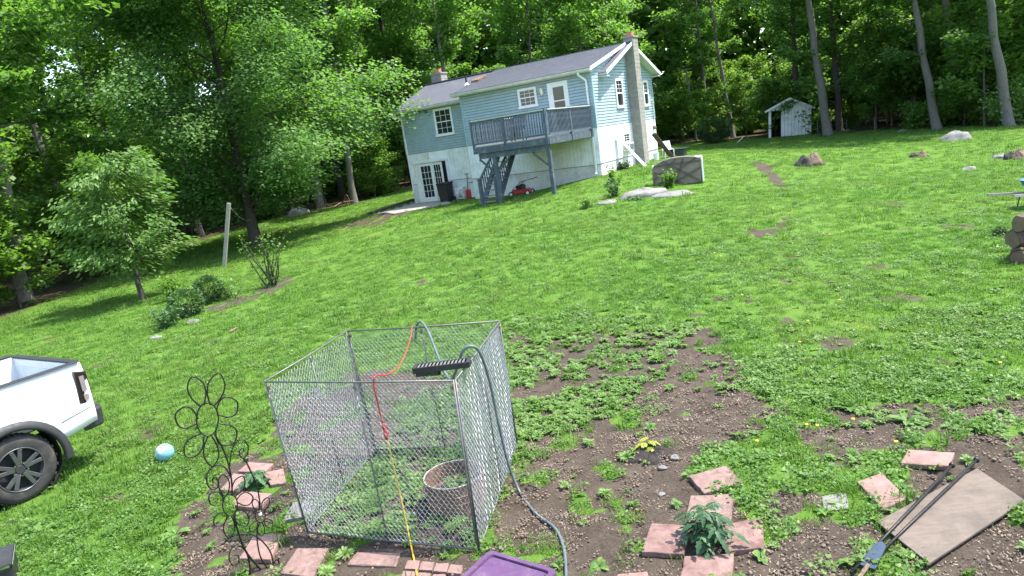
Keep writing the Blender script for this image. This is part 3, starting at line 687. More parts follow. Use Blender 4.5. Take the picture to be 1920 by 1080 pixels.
# wall bodies
b_ = MB(); b_.box(-LL, -LB-.0, SET+.036, DEP, hz0, ZEL+.1); b_.box(-LB+.0, -.036, .036, DEP-.003, hz0, ZEL+.12)
b_.build('wall_core', MT['white_panel'], house)
g_ = MB()   # gable triangles, both ends
for x in (-.13, -LL+.1):
    y0 = .0 if x > -5 else SET
    zf = ZEB-.03 if x > -5 else ZEL
    g_.prism([(x-.09, y0, ZEL), (x-.09, DEP, ZEL), (x-.09, YR, ZR-.06)] + ([(x-.09, y0, zf)] if x > -5 else []), [(x+.09, y0, ZEL), (x+.09, DEP, ZEL), (x+.09, YR, ZR-.06)] + ([(x+.09, y0, zf)] if x > -5 else []))
g_.build('gable_core', MT['siding'], house)
s_ = MB(); laps_y(s_, -LL, -LB, SET, ZSB, ZEL+.02); s_.build('siding', MT['siding'], house)
s_ = MB(); laps_y(s_, -LB, 0, 0, ZSB, ZEB); s_.build('siding', MT['siding'], house)
def gspan(z):
    a = 0 if z < ZEB-.03 else (z-ZEB)/KB-.12
    b2 = DEP if z < ZEL else DEP+.3-(z-ZEL)/KM
    return max(0, a), min(DEP, b2)
s_ = MB(); laps_x(s_, gspan, 0, ZSB, ZR-.05); s_.build('siding', MT['siding'], house)
# corner boards
for (x0, x1, y0, y1, z0, z1) in [(-LL-.03, -LL+.07, SET-.035, SET+.07, ZSB, ZEL), (-LB-.03, -LB+.06, -.036, .06, ZSB, ZEB-.05), (-.06, .036, -.036, .07, ZSB, ZEB-.02), (-.06, .036, DEP-.07, DEP+.03, ZSB, ZEL)]:
    c_ = MB(); c_.box(x0, x1, y0, y1, z0, z1); c_.build('corner_board', mat('corner_paint', (.27, .39, .43), .6, .06), house)
# grooved white basement panels (strips with gaps), ledge, whitewashed foundation
def strips_y(x0, x1, y, z0, z1, holes=()):
    mb = MB(); x = x0
    while x < x1-.01:
        e = min(x+.19, x1); zb = z0
        for (a, b2, zt) in holes:
            if x+.02 > a and e-.02 < b2: zb = zt
        mb.box(x+.004, e-.004, y-.02, y+.01, zb, z1); x = e
    mb.build('basement_panel', MT['white_panel'], house)
strips_y(-LL, -LB-.01, SET, 1.43, ZSB-.006, [(-11.1, -9.15, 2.47)]); strips_y(-LB, -.006, 0, 1.43, ZSB-.006)
mb = MB(); y = 0
while y < DEP-.05:
    e = min(y+.19, DEP); mb.box(-.01, .02, y+.003, e-.003, 1.47, ZSB-.006); y = e
mb.build('basement_panel', MT['white_panel'], house)
f_ = MB(); f_.box(-LL+.01, -11.08, SET-.012, SET+.05, hz0-.4, 1.41); f_.build('foundation', MT['whitewash'], house)
f_ = MB(); f_.box(-9.17, -LB, SET-.012, SET+.05, hz0-.4, 1.41); f_.build('foundation', MT['whitewash'], house)
f_ = MB(); f_.box(-LB, .0, -.012, .05, hz0-.4, 1.41); f_.build('foundation', MT['whitewash'], house)
f_ = MB(); f_.box(-.05, .012, .05, DEP, hz0, 1.45); f_.build('foundation', MT['whitewash'], house)
l_ = MB(); l_.box(-LL+.01, -11.09, SET-.035, SET-.012, 1.412, 1.435); l_.box(-9.15, -LB, SET-.035, SET-.012, 1.412, 1.435); l_.box(-LB, 0, -.035, -.012, 1.412, 1.435); l_.box(.012, .035, 0, DEP, 1.452, 1.474)
l_.build('drip_ledge', MT['stone_grey'], house)
# roof: lapped shingle courses on each slope
def slope(name, x0, x1, y0, z0, y1, z1, courses, th=.09):
    t = MB(); d = 1 if y1 > y0 else -1
    t.prism([(x0, y0, z0), (x1, y0, z0), (x1, y1, z1), (x0, y1, z1)], [(x0, y0, z0-th), (x1, y0, z0-th), (x1, y1, z1-th), (x0, y1, z1-th)]) if d > 0 else t.prism([(x0, y1, z1), (x1, y1, z1), (x1, y0, z0), (x0, y0, z0)], [(x0, y1, z1-th), (x1, y1, z1-th), (x1, y0, z0-th), (x0, y0, z0-th)])
    deck = t.build(name, MT['soffit'], house)
    k = MB(); rn = random.Random(len(name)+courses)
    for i in range(courses):
        a = i/courses; b2 = (i+1)/courses; ya, yb = y0+(y1-y0)*a, y0+(y1-y0)*b2; za, zb = z0+(z1-z0)*a, z0+(z1-z0)*b2
        o0 = -.03*d if i == 0 else 0
        k.add([(x0-.02, ya+o0, za+.026), (x1+.02, ya+o0, za+.026), (x1+.02, yb, zb+.012), (x0-.02, yb, zb+.012), (x0-.02, ya+o0, za+.004), (x1+.02, ya+o0, za+.004)], [(0, 1, 2, 3) if d > 0 else (3, 2, 1, 0), (4, 5, 1, 0) if d > 0 else (0, 1, 5, 4), (0, 3, 4) if d > 0 else (4, 3, 0), (1, 5, 2) if d > 0 else (2, 5, 1)])
    k.build('shingle_courses', MT['shingle'], deck)
    return deck
slope('roof_front', -LL-.3, .42, SET-.32, ZEL+.07, YR, ZR+.05, 22)
slope('roof_extension', -LB-.28, .14, -.33, ZEB+.09, YR, ZR+.10, 30)
slope('roof_rear', -LL-.3, .42, DEP+.32, ZEL+.05, YR+.0, ZR+.05, 22)
mb = MB(); mb.beam((-LL-.3, YR, ZR+.10), (.42, YR, ZR+.10), .22, .05); mb.build('ridge_cap', MT['shingle'], house)
# rake boards and the closed wedge under the extension roof
r_ = MB()
for (x, ya, za, yb, zb, h) in [(.435, SET-.34, ZEL+.045, YR, ZR+.02, .15), (.435, DEP+.34, ZEL+.02, YR, ZR+.02, .15), (.155, -.35, ZEB+.05, YR-.1, ZR+.05, .14)]:
    r_.beam((x, ya, za), (x, yb, zb), .025, h)
r_.build('rake_board', W_, house)
r_ = MB()
for x in (-LB+.02, -.02):
    r_.prism([(x-.012, -.0, ZEB-.04), (x-.012, YR, ZR), (x-.012, SET, ZEL+.05)], [(x+.012, 0, ZEB-.04), (x+.012, YR, ZR), (x+.012, SET, ZEL+.05)])
r_.build('roof_cheek', MT['siding'], house)
# eave returns of the lower gable roof
r_ = MB(); r_.box(.03, .42, SET-.32, SET+.02, ZEL-.10, ZEL-.06); r_.box(.03, .42, DEP, DEP+.32, ZEL-.10, ZEL-.06); r_.build('soffit', MT['soffit'], house)
r_ = MB(); r_.box(-LL-.28, -LB, SET-.30, SET-.03, ZEL-.08, ZEL-.05); r_.box(-LB-.26, .12, -.31, -.028, ZEB-.06, ZEB-.03); r_.build('soffit', MT['soffit'], house)
def gutter(x0, x1, y, z):
    g = MB(); pf = [(0, .10), (0, 0), (-.07, 0), (-.11, .07), (-.11, .10), (-.10, .10), (-.10, .075), (-.065, .012), (-.012, .012), (-.012, .10)]
    vs = [(x0, y+a, z+b2) for a, b2 in pf]+[(x1, y+a, z+b2) for a, b2 in pf]; n = len(pf)
    g.add(vs, [(i, (i+1) % n, n+(i+1) % n, n+i) for i in range(n)]+[tuple(range(n)), tuple(range(2*n-1, n-1, -1))]); g.build('gutter', MT['gutter'], house)
gutter(-LL-.32, -LB+.02, SET-.34, ZEL-.05); gutter(-LB-.30, .16, -.345, ZEB-.03)
def downspout(pts):
    d = MB(); 
    for a, b2 in zip(pts[:-1], pts[1:]): d.beam(a, b2, .075, .06, (0, -1, .01))
    d.build('downspout', W_, house)
downspout([(-.42, -.40, ZEB-.03), (-.42, -.40, ZEB-.12), (-.22, -.09, ZEB-.38), (-.22, -.09, 1.15), (-.2, -.2, 1.02)])
downspout([(-LL-.2, SET-.40, ZEL-.05), (-LL-.2, SET-.4, ZEL-.1), (-LL+.12, SET-.09, ZEL-.36), (-LL+.12, SET-.09, .95)])
# windows (frame, sashes, panes, muntins)
def window(x0, x1, z0, z1, y, rows=2, cols=3, grid_low=True, trim=.09):
    wn = MB(); t = trim
    wn.box(x0, x0+t, y-.06, y-.0, z0, z1); wn.box(x1-t, x1, y-.06, y, z0, z1); wn.box(x0+t, x1-t, y-.06, y, z1-t, z1); wn.box(x0-.03, x1+.03, y-.08, y, z0-.03, z0+t*.75)
    wo = wn.build('window', W_, house)
    p = MB(); p.box(x0+t, x1-t, y-.03, y-.027, z0+t*.75, z1-t); p.build('pane', MT['glass'], wo)
    sh = MB(); zm = (z0+z1)/2; a, b2, c0, c1 = x0+t, x1-t, z0+t*.75, z1-t
    sh.box(a, b2, y-.052, y-.031, zm-.022, zm+.022); sh.box(a, a+.025, y-.045, y-.031, c0, c1); sh.box(b2-.025, b2, y-.045, y-.031, c0, c1); sh.box(a+.025, b2-.025, y-.045, y-.031, c1-.025, c1); sh.box(a+.025, b2-.025, y-.045, y-.031, c0, c0+.03)
    sh.build('sash', W_, wo)
    mu = MB()
    for lo, hi, on in ((zm+.022, c1, True), (c0, zm-.022, grid_low)):
        if not on: continue
        for i in range(1, cols): xx = a+(b2-a)*i/cols; mu.box(xx-.008, xx+.008, y-.040, y-.0315, lo, hi)
        for j in range(1, rows): zz = lo+(hi-lo)*j/rows; mu.box(a, b2, y-.0395, y-.032, zz-.008, zz+.008)
    mu.build('muntin', W_, wo)
    return wo
window(-9.50, -8.34, 3.77, 5.15, SET-.03); window(-3.72, -2.74, 4.40, 5.26, -.03)
def gwindow(y0, y1, z0, z1):
    t = .1; wn = MB(); wn.box(.02, .075, y0, y0+t, z0, z1); wn.box(.02, .075, y1-t, y1, z0, z1); wn.box(.02, .075, y0+t, y1-t, z1-t, z1); wn.box(.02, .09, y0-.03, y1+.03, z0-.03, z0+t)
    wo = wn.build('window', W_, house); p = MB(); p.box(.034, .037, y0+t, y1-t, z0+t, z1-t); p.build('pane', MT['glass'], wo)
    zm = (z0+z1)/2; m2 = MB(); m2.box(.038, .06, y0+t, y1-t, zm-.025, zm+.025); m2.build('sash', W_, wo)
    m2 = MB(); ym = (y0+y1)/2; m2.box(.0375, .046, ym-.009, ym+.009, zm+.025, z1-t)
    for j in (1, 2): zz = zm+.025+(z1-t-zm-.025)*j/3; m2.box(.0377, .045, y0+t, y1-t, zz-.008, zz+.008)
    m2.build('muntin', W_, wo)
gwindow(2.55, 3.45, 3.80, 5.13); gwindow(6.25, 7.0, 3.75, 5.03); gwindow(2.85, 3.75, 1.72, 2.62)
# deck door, french doors
d_ = MB(); d_.box(-2.16, -2.02, -.075, -.0, 2.99, 5.28); d_.box(-1.30, -1.15, -.075, 0, 2.99, 5.28); d_.box(-2.02, -1.30, -.075, 0, 5.15, 5.28); do = d_.build('door', W_, house)
d_ = MB(); d_.box(-2.02, -1.90, -.065, -.028, 2.99, 5.15); d_.box(-1.36, -1.30, -.065, -.028, 2.99, 5.15); d_.box(-1.90, -1.36, -.065, -.028, 5.06, 5.15); d_.box(-1.90, -1.36, -.065, -.028, 4.43, 4.48); d_.box(-1.90, -1.36, -.065, -.028, 2.99, 3.3); d_.build('storm_frame', W_, do)
d_ = MB(); d_.box(-1.90, -1.36, -.045, -.04, 3.3, 5.06); d_.build('pane', MT['glass'], do)
d_ = MB(); d_.beam((-1.96, -.09, 4.02), (-1.96, -.09, 4.18), .02, .03); d_.build('handle', MT['black_metal'], do)
d_ = MB(); d_.box(-11.3, -11.06, SET-.08, SET-.02, .28, 2.5); d_.box(-9.20, -9.08, SET-.08, SET-.02, .3, 2.5); d_.box(-11.32, -9.06, SET-.12, SET-.02, 2.5, 2.62); fo = d_.build('door', W_, house)
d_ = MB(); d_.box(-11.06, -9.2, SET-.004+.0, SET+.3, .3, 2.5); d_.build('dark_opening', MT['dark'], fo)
def leaf(x0, x1, y, sw=0):
    f = MB(); t = .13; z0, z1 = .36, 2.46; L = x1-x0
    f.box(0, t, -.045, 0, z0, z1); f.box(L-t, L, -.045, 0, z0, z1); f.box(t, L-t, -.045, 0, z1-t, z1); f.box(t, L-t, -.045, 0, z0, z0+.3)
    o = f.build('door_leaf', W_, fo); o.location = (x0, y, 0); o.rotation_euler = (0, 0, sw)
    p = MB(); p.box(t, L-t, -.024, -.02, z0+.3, z1-t); p.build('pane', MT['glass'], o)
    q = MB()
    for i in (1, 2): xx = t+(L-2*t)*i/3; q.box(xx-.01, xx+.01, -.034, -.025, z0+.3, z1-t)
    for j in range(1, 5): zz = z0+.3+(z1-t-z0-.3)*j/5; q.box(t, L-t, -.033, -.0255, zz-.01, zz+.01)
    q.build('muntin', W_, o)
leaf(-11.05, -10.13, SET-.03); leaf(-10.12, -9.22, SET-.035, -.35)
# wall lanterns
for (x, y, z) in ((-10.31, SET-.03, 2.86), (-2.43, -.03, 4.95)):
    l = MB(); l.box(x-.05, x+.05, y-.03, y, z-.1, z+.1); l.beam((x, y-.02, z+.05), (x, y-.13, z+.12), .02, .02); l.lathe([(.01, .2), (.1, .11), (.09, .10), (.085, .08), (.055, -.1), (.03, -.12), (.005, -.16)], 10, (x, y-.14, z)); l.build('wall_lantern', MT['cream'], house, smooth=False)
# flood light under left eave, vent pipe, skylight flashing, chimneys
l = MB(); l.lathe([(.01, 0), (.06, .02), (.05, .12), (.01, .13)], 8, (-LL+.35, SET-.12, ZEL-.35), 'y'); l.build('flood_light', W_, house)
zr_ = lambda y: ZEB+.11+KB*(y+.33)
l = MB(); l.tube([(-7.6, 1.7, zr_(1.7)-.1), (-7.6, 1.7, zr_(1.7)+.42)], .045, 8); l.build('vent_pipe', MT['black_plastic'], house)
l = MB(); l.lathe([(.16, 0), (.06, .1), (.045, .12)], 8, (-7.6, 1.7, zr_(1.7)-.06)); l.build('pipe_flashing', W_, house)
l = MB(); l.prism([(-7.35, 1.75, zr_(1.75)+.1), (-6.9, 1.75, zr_(1.75)+.1), (-6.75, 2.3, zr_(2.3)+.12), (-7.25, 2.3, zr_(2.3)+.12)], [(-7.35, 1.75, zr_(1.75)-.05), (-6.9, 1.75, zr_(1.75)-.05), (-6.75, 2.3, zr_(2.3)-.05), (-7.25, 2.3, zr_(2.3)-.05)]); l.build('roof_vent', MT['rust'], house)
def chimney(x0, x1, y0, y1, z0, z1):
    c = MB(); c.box(x0+.012, x1-.012, y0+.012, y1-.012, z0, z1); co_ = c.build('chimney', MT['mortar'], house)
    z = z0; k = 0; m1 = {}
    while z < z1-.05:
        h = min(.195, z1-z); off = .2 if k % 2 else 0
        q = MB(); q.box(x0, (x0+x1)/2+off*.4-.006, y0, y1, z+.006, z+h-.006); q.box((x0+x1)/2+off*.4+.006, x1, y0, y1, z+.006, z+h-.006)
        q.build('block_course', MT['block'], co_); z += h; k += 1
    t = MB(); t.box(x0-.04, x1+.04, y0-.04, y1+.04, z1, z1+.07); t.build('chimney_cap', MT['concrete'], co_)
    t = MB(); xc, yc = (x0+x1)/2, (y0+y1)/2; t.box(xc-.13, xc+.13, yc-.13, yc+.13, z1+.07, z1+.27); t.build('flue', MT['clay'], co_)
chimney(.03, .50, 4.25, 4.95, .5, 7.0); chimney(-11.72, -11.02, 4.4, 5.0, 5.6, 7.25)
# meter, conduit on the gable
l = MB(); l.lathe([(.1, 0), (.1, .1), (.06, .14), (.01, .15)], 10, (0, 0, 0)); l.tube([(0, 0, .05), (-.02, .25, .05), (-.02, 1.4, .05)], .02, 6)
o = l.build('electric_meter', MT['stone_grey'], house); o.rotation_euler = (PI/2, 0, PI/2); o.location = (.03, 7.35, 2.6)
# ------------------------------------------------------------------ deck
dk = thing('wooden_deck', 'blue painted raised deck with balusters and stairs on the house front', 'deck', (HO[0], HO[1], 0), -HY)
DX0, DX1, DY, DZ = -3.80, -.22, -4.28, 2.97
DPm, WE = MT['deck_paint'], MT['weathered']
def part(mb, name, m, par=None, **k): return mb.build(name, m, par or dk, **k)
y = DY+.02
bm_ = None
k = 0
while y < -.06:
    q = MB(); q.box(DX0+.02, DX1-.02, y, min(y+.135, -.06), DZ-.035, DZ+.002*(k % 3)); part(q, 'floor_board', WE); y += .14; k += 1
q = MB(); q.box(DX0, DX1, DY-.02, DY+.019, DZ-.29, DZ-.04); part(q, 'fascia', DPm)
q = MB(); q.box(DX1-.019, DX1+.02, DY+.02, -.04, DZ-.29, DZ-.04); part(q, 'fascia', DPm)
q = MB(); q.box(DX0-.02, DX0+.019, DY+.02, -.04, DZ-.29, DZ-.04); part(q, 'fascia', DPm)
for i in range(8):
    x = DX0+.25+(DX1-DX0-.5)*i/7; q = MB(); q.box(x-.02, x+.02, DY+.02, -.04, DZ-.27, DZ-.04); part(q, 'joist', MT['bark_dark'])
q = MB(); q.box(DX0+.15, DX1-.1, DY+.10, DY+.22, DZ-.53, DZ-.295); part(q, 'beam', DPm)
for (x, yy_, s) in ((-2.92, DY+.16, 1), (-.36, DY+.16, -1)):
    P = HW(x, yy_); zg = gz1(P[0], P[1]); q = MB(); q.box(x-.075, x+.075, yy_-.075, yy_+.075, zg-.1, DZ-.53); part(q, 'post', DPm)
    for s2 in ((-1, 1) if s == 1 else (-1,)):
        q = MB(); q.beam((x+s2*.05, yy_, DZ-1.15), (x+s2*.75, yy_, DZ-.55), .05, .1, (0, 1, 0)); part(q, 'brace', DPm)
ZT = DZ+1.05
for (x, yy_) in ((DX0+.06, DY-.005), (DX1-.06, DY-.005), (DX1+.005, DY/2-.02), (DX1+.005, -.16), (-2.2, DY-.005)):
    full = not (abs(x+2.2) < .01)
    q = MB(); q.box(x-.055, x+.055, yy_-.055, yy_+.055, DZ-.3 if full else DZ-.05, ZT+(.05 if full else -.02)); part(q, 'rail_post', DPm)
def rail(a, b2):
    for z, h, m in ((ZT, .04, MT['rail_cap']), (ZT-.06, .07, DPm), (DZ+.10, .07, DPm)):
        q = MB(); q.beam((a[0], a[1], z), (b2[0], b2[1], z), .12 if z == ZT else .04, h); part(q, 'rail', m)
    L = math.dist(a, b2); n = int(L/.115); base = None
    for i in range(1, n):
        t = i/n
        if base is None:
            q = MB(); q.box(-.018, .018, -.018, .018, DZ+.09, ZT-.04); base = part(q, 'baluster', DPm); o = base
        else: o = base.copy(); COL.objects.link(o)
        o.location = (a[0]+(b2[0]-a[0])*t, a[1]+(b2[1]-a[1])*t, 0)
rail((DX0+.06, DY-.03), (DX1-.06, DY-.03)); rail((DX1+.03, DY+.05), (DX1+.03, -.12)); rail((DX0-.02, DY+.05), (DX0-.02, -.12))
# stairs under the deck, rising towards the house
SX0, SX1 = -3.92, -3.12; nst = 10
P = HW(-3.6, -4.3); zg = gz1(P[0], P[1])
yb, yt = -3.95, -2.1
for i in range(nst):
    t = (i+.5)/nst; z = zg+(DZ-.2-zg)*t; yy_ = yb+(yt-yb)*t; q = MB(); q.box(SX0+.03, SX1-.03, yy_-.12, yy_+.15, z-.04, z); part(q, 'stair_tread', WE)
for x in (SX0, SX1):
    q = MB(); q.beam((x, yb-.1, zg-.02), (x, yt+.1, DZ-.25), .05, .26, (1, 0, 0)); part(q, 'stringer', DPm)
    q = MB(); q.beam((x, yb-.1, zg+1.0), (x, yt-.5, DZ-.12+.6 if False else DZ-.32), .05, .09, (1, 0, 0)); part(q, 'stair_rail', DPm)
    q = MB(); q.box(x-.05, x+.05, yb-.16, yb-.06, zg-.1, zg+1.12); part(q, 'newel_post', DPm)
    for i in range(1, 9):
        t = i/11; z0 = zg+.15+(DZ-.2-zg)*t; z1 = zg+1.0+(DZ-1.32-zg)*t*1.23; yy_ = yb-.1+(yt-yb)*t
        if z1 > z0+.05: q = MB(); q.box(x-.018, x+.018, yy_-.018, yy_+.018, z0, z1); part(q, 'stair_baluster', DPm)
# chair on the deck
ch = thing('patio_chair', 'blue grey patio chair standing on the raised deck behind the balusters', 'chair', HW(-2.0, -3.5, DZ+.006), -HY+.2)
q = MB(); q.box(-.27, .27, -.25, .25, .42, .45); q.build('seat', MT['deck_paint'], ch)
q = MB(); q.prism([(-.27, .23, .45), (.27, .23, .45), (.27, .38, 1.02), (-.27, .38, 1.02)], [(-.27, .26, .45), (.27, .26, .45), (.27, .41, 1.02), (-.27, .41, 1.02)]); q.build('backrest', MT['deck_paint'], ch)
for x in (-.25, .25):
    for y in (-.22, .22): q = MB(); q.box(x-.02, x+.02, y-.02, y+.02, 0, .43); q.build('leg', MT['black_metal'], ch)
    q = MB(); q.box(x-.025, x+.025, -.25, .3, .62, .65); q.build('armrest', MT['deck_paint'], ch)
# ------------------------------------------------------------------ things round the house
def on(lx, ly): P = HW(lx, ly); return np.array([P[0], P[1], gz1(P[0], P[1])])
def loc_thing(name, label, cat, lx, ly, rz=0, dz=0): P = on(lx, ly); P[2] += dz; return thing(name, label, cat, P, -HY+rz)
tc = loc_thing('trash_can', 'black wheeled trash can standing in front of the french doors', 'trash can', -9.0, SET-.75)
q = MB(); q.prism([(-.31, -.34, .92), (.31, -.34, .92), (.31, .3, .92), (-.31, .3, .92)], [(-.25, -.27, 0), (.25, -.27, 0), (.25, .24, 0), (-.25, .24, 0)]); q.build('bin_body', MT['black_plastic'], tc, bevel=.03)
q = MB(); q.prism([(-.31, -.33, 1.0), (.31, -.33, 1.0), (.31, .32, 1.02), (-.31, .32, 1.02)], [(-.34, -.37, .925), (.34, -.37, .925), (.34, .33, .925), (-.34, .33, .925)]); q.build('lid', MT['black_plastic'], tc, bevel=.02)
for x in (-.3, .3): q = MB(); q.lathe([(.01, -.03), (.12, -.03), (.12, .03), (.01, .03)], 12, (x*.9, .27, .12), 'y'); q.build('wheel', MT['tyre'], tc)
sh = loc_thing('snow_shovel', 'red snow shovel leaning upright on the white basement wall', 'shovel', -8.0, SET-.16)
q = MB(); q.prism([(-.25, -.12, .02), (.25, -.12, .02), (.25, -.02, .42), (-.25, -.02, .42)], [(-.25, -.09, .02), (.25, -.09, .02), (.25, .0, .42), (-.25, .0, .42)]); q.build('blade', MT['red_plastic'], sh)
q = MB(); q.tube([(0, -.03, .3), (0, .10, 1.2)], .017, 7); q.build('shaft', MT['black_metal'], sh)
q = MB(); q.tube([(-.09, .10, 1.22), (.09, .11, 1.24)], .02, 7); q.build('grip', MT['stone_grey'], sh)
hr = loc_thing('hose_reel', 'white hose reel box with pale hose coil against the basement wall', 'hose reel', -8.42, SET-.25)
q = MB()
for x in (-.27, .25): q.box(x, x+.03, -.16, .16, 0, .6)
q.box(-.27, .28, -.16, -.13, .5, .56); q.box(-.27, .28, .13, .16, .5, .56); q.box(-.27, .28, -.16, .16, .02, .05); q.build('frame', MT['white_trim'], hr)
q = MB(); q.lathe([(.05, -.2), (.24, -.2), (.24, -.18), (.08, -.17), (.08, .17), (.24, .18), (.24, .2), (.05, .2)], 16, (0, 0, .3), 'y'); o = q.build('drum', MT['white_trim'], hr); o.rotation_euler = (0, 0, PI/2)
for i in range(6): q = MB(); q.tube([(-.12+i*.05, math.cos(a)*.15, .3+math.sin(a)*.15) for a in np.linspace(0, 2*PI, 18)[:-1]], .016, 6, closed=True); q.build('hose_coil', MT['red_cord'] if i == 3 else MT['white_trim'], hr, smooth=True)
ub = loc_thing('utility_box', 'grey utility box standing by the deck stairs against the wall', 'box', -7.48, SET-.22)
q = MB(); q.box(-.22, .22, -.15, .15, 0, .74); q.build('cabinet', MT['whitewash'], ub, bevel=.015); q = MB(); q.box(-.24, .24, -.17, .17, .74, .78); q.build('lid', MT['stone_grey'], ub)
mw = loc_thing('lawn_mower', 'red push lawn mower parked under the raised deck', 'lawn mower', -3.1, -2.0, .15)
q = MB(); q.prism([(-.38, -.24, .30), (.38, -.24, .30), (.36, .24, .30), (-.36, .24, .30)], [(-.44, -.28, .10), (.44, -.28, .10), (.42, .28, .10), (-.42, .28, .10)]); q.build('mower_deck', MT['red_plastic'], mw, bevel=.03)
q = MB(); q.lathe([(.02, .3), (.17, .3), (.18, .44), (.12, .5), (.02, .52)], 14, (.04, 0, 0)); q.box(-.2, -.05, -.12, .12, .3, .46); q.build('engine', MT['black_plastic'], mw)
for x in (-.4, .4):
    for y in (-.31, .31): q = MB(); q.lathe([(.02, -.03), (.12, -.03), (.12, .03), (.02, .03)], 14, (x, y, .12), 'y'); wv = q.build('wheel', MT['tyre'], mw); q = MB(); q.lathe([(.01, -.036), (.07, -.036), (.07, .036), (.01, .036)], 12, (x, y, .12), 'y'); q.build('hub', MT['white_trim'], wv)
q = MB(); q.tube([(-.35, -.22, .3), (.1, -.24, .62), (.75, -.22, .72), (.8, 0, .74), (.75, .22, .72), (.1, .24, .62), (-.35, .22, .3)], .014, 6); q.build('handle', MT['black_metal'], mw)
ac = thing('air_conditioner', 'white window air conditioner sticking out of the basement window', 'air conditioner', HW(.02, 3.1, 1.73), -HY)
q = MB(); q.box(-.0, .34, -.3, .3, 0, .38); q.build('case', MT['white_trim'], ac, bevel=.012)
q = MB()
for i in range(7): q.box(.342, .35, -.27, .27, .05+i*.042, .07+i*.042)
q.build('rear_grille', MT['dark'], ac)
q = MB()
for i in range(8): q.box(.05, .3, -.306, -.302, .06+i*.036, .075+i*.036)
q.build('side_louvre', MT['stone_grey'], ac)
wb_ = loc_thing('white_plank', 'long white board leaning on the white basement side wall', 'board', .62, 2.5)
q = MB(); q.prism([(.42, .1, 0), (.42, .52, -.02), (-.50, -.72+.35, 1.55), (-.50, -1.05+.35, 1.57)], [(.38, .1, 0), (.38, .52, -.02), (-.545, -.37, 1.53), (-.545, -.70, 1.55)]); q.build('board', MT['shed_white'], wb_)
bb_ = loc_thing('brown_board', 'dark brown board leaning against the block chimney', 'board', .95, 5.6)
q = MB(); q.beam((.35, .5, .0), (-.28, -.2, 1.35), .22, .04, (0, 1, 0)); q.build('board', MT['rotten'], bb_)
bk = loc_thing('white_bucket', 'white plastic bucket at the foot of the block chimney', 'bucket', .75, 5.25)
q = MB(); q.lathe([(.01, 0), (.12, 0), (.15, .36), (.16, .36), (.16, .38), (.14, .38), (.115, .03), (.01, .03)], 16); q.build('bucket_body', MT['white_trim'], bk, smooth=False)
q = MB(); q.tube([(.15*math.cos(a), .02, .36-.16*math.sin(a)) for a in np.linspace(0, PI, 9)], .005, 5); q.build('handle', MT['galv'], bk)
gb = loc_thing('dark_tote', 'dark green lidded tote on the grass behind the chimney', 'tote', 1.35, 6.9)
q = MB(); q.prism([(-.45, -.3, .34), (.45, -.3, .34), (.45, .3, .34), (-.45, .3, .34)], [(-.38, -.25, 0), (.38, -.25, 0), (.38, .25, 0), (-.38, .25, 0)]); q.build('tub', MT['green_bin'], gb, bevel=.03)
q = MB(); q.box(-.48, .48, -.33, .33, .34, .41); q.build('lid', MT['black_plastic'], gb, bevel=.02)
pc = loc_thing('plastic_chair', 'white plastic garden chair beside the dark tote behind the chimney', 'chair', .95, 6.6, .6)
q = MB(); q.box(-.24, .24, -.24, .24, .40, .43); q.build('seat', MT['white_trim'], pc)
q = MB(); q.prism([(-.24, .22, .43), (.24, .22, .43), (.22, .34, .85), (-.22, .34, .85)], [(-.24, .25, .43), (.24, .25, .43), (.22, .37, .85), (-.22, .37, .85)]); q.build('backrest', MT['white_trim'], pc)
for x in (-.22, .22):
    for y in (-.22, .22): q = MB(); q.beam((x*1.1, y*1.1, 0), (x, y, .41), .04, .04); q.build('leg', MT['white_trim'], pc)
# upturned plastic tub lying on its side, ribbed brown underside and white rim
P = G(1272, 346); tb = thing('upturned_tub', 'brown ribbed plastic shell with white rim standing on edge on the grass', 'tub', P, -.28)
bw, bh = .88, 1.0
out = [(-bw, 0), (-bw, bh*.66), (-bw*.9, bh*.79), (-bw*.65, bh*.91), (-bw*.3, bh*.98), (0, bh), (bw*.35, bh*.99), (bw*.75, bh*.94), (bw, bh*.86), (bw, 0)]
q = MB(); q.prism([(x, -.02, z) for x, z in reversed(out)], [(x, .02, z) for x, z in reversed(out)]); q.build('base_panel', MT['brown_plastic'], tb)
for (a, b2) in [((-.85, .02), (.7, .92)), ((.85, .02), (-.5, .95)), ((-.3, .02), (.85, .55)), ((.2, .02), (-.85, .55)), ((-.85, .78), (.85, .80)), ((-.1, .02), (.25, .95)), ((-.84, .3), (.0, .97))]:
    q = MB(); q.beam((a[0], -.045, a[1]), (b2[0], -.045, b2[1]), .06, .05, (0, 1, 0)); q.build('rib', MT['rib_brown'], tb)
q = MB(); pts = [(x, .0, z) for x, z in out[1:-1]]; q.tube([(-bw, 0, .02)]+pts+[(bw, 0, .02)], .045, 7); q.build('edge_roll', MT['brown_plastic'], tb, smooth=True)
q = MB(); q.box(bw, bw+.06, -.04, .45, .0, bh*.86); q.box(bw-.16, bw+.07, .42, .48, 0, bh*.9); q.box(bw*.55, bw+.05, -.02, .46, bh*.9, bh*.96); q.build('rim', MT['white_trim'], tb, bevel=.02)
q = MB(); q.box(-bw-.03, -bw+.02, .02, .4, 0, bh*.8); q.build('far_side', MT['white_trim'], tb)
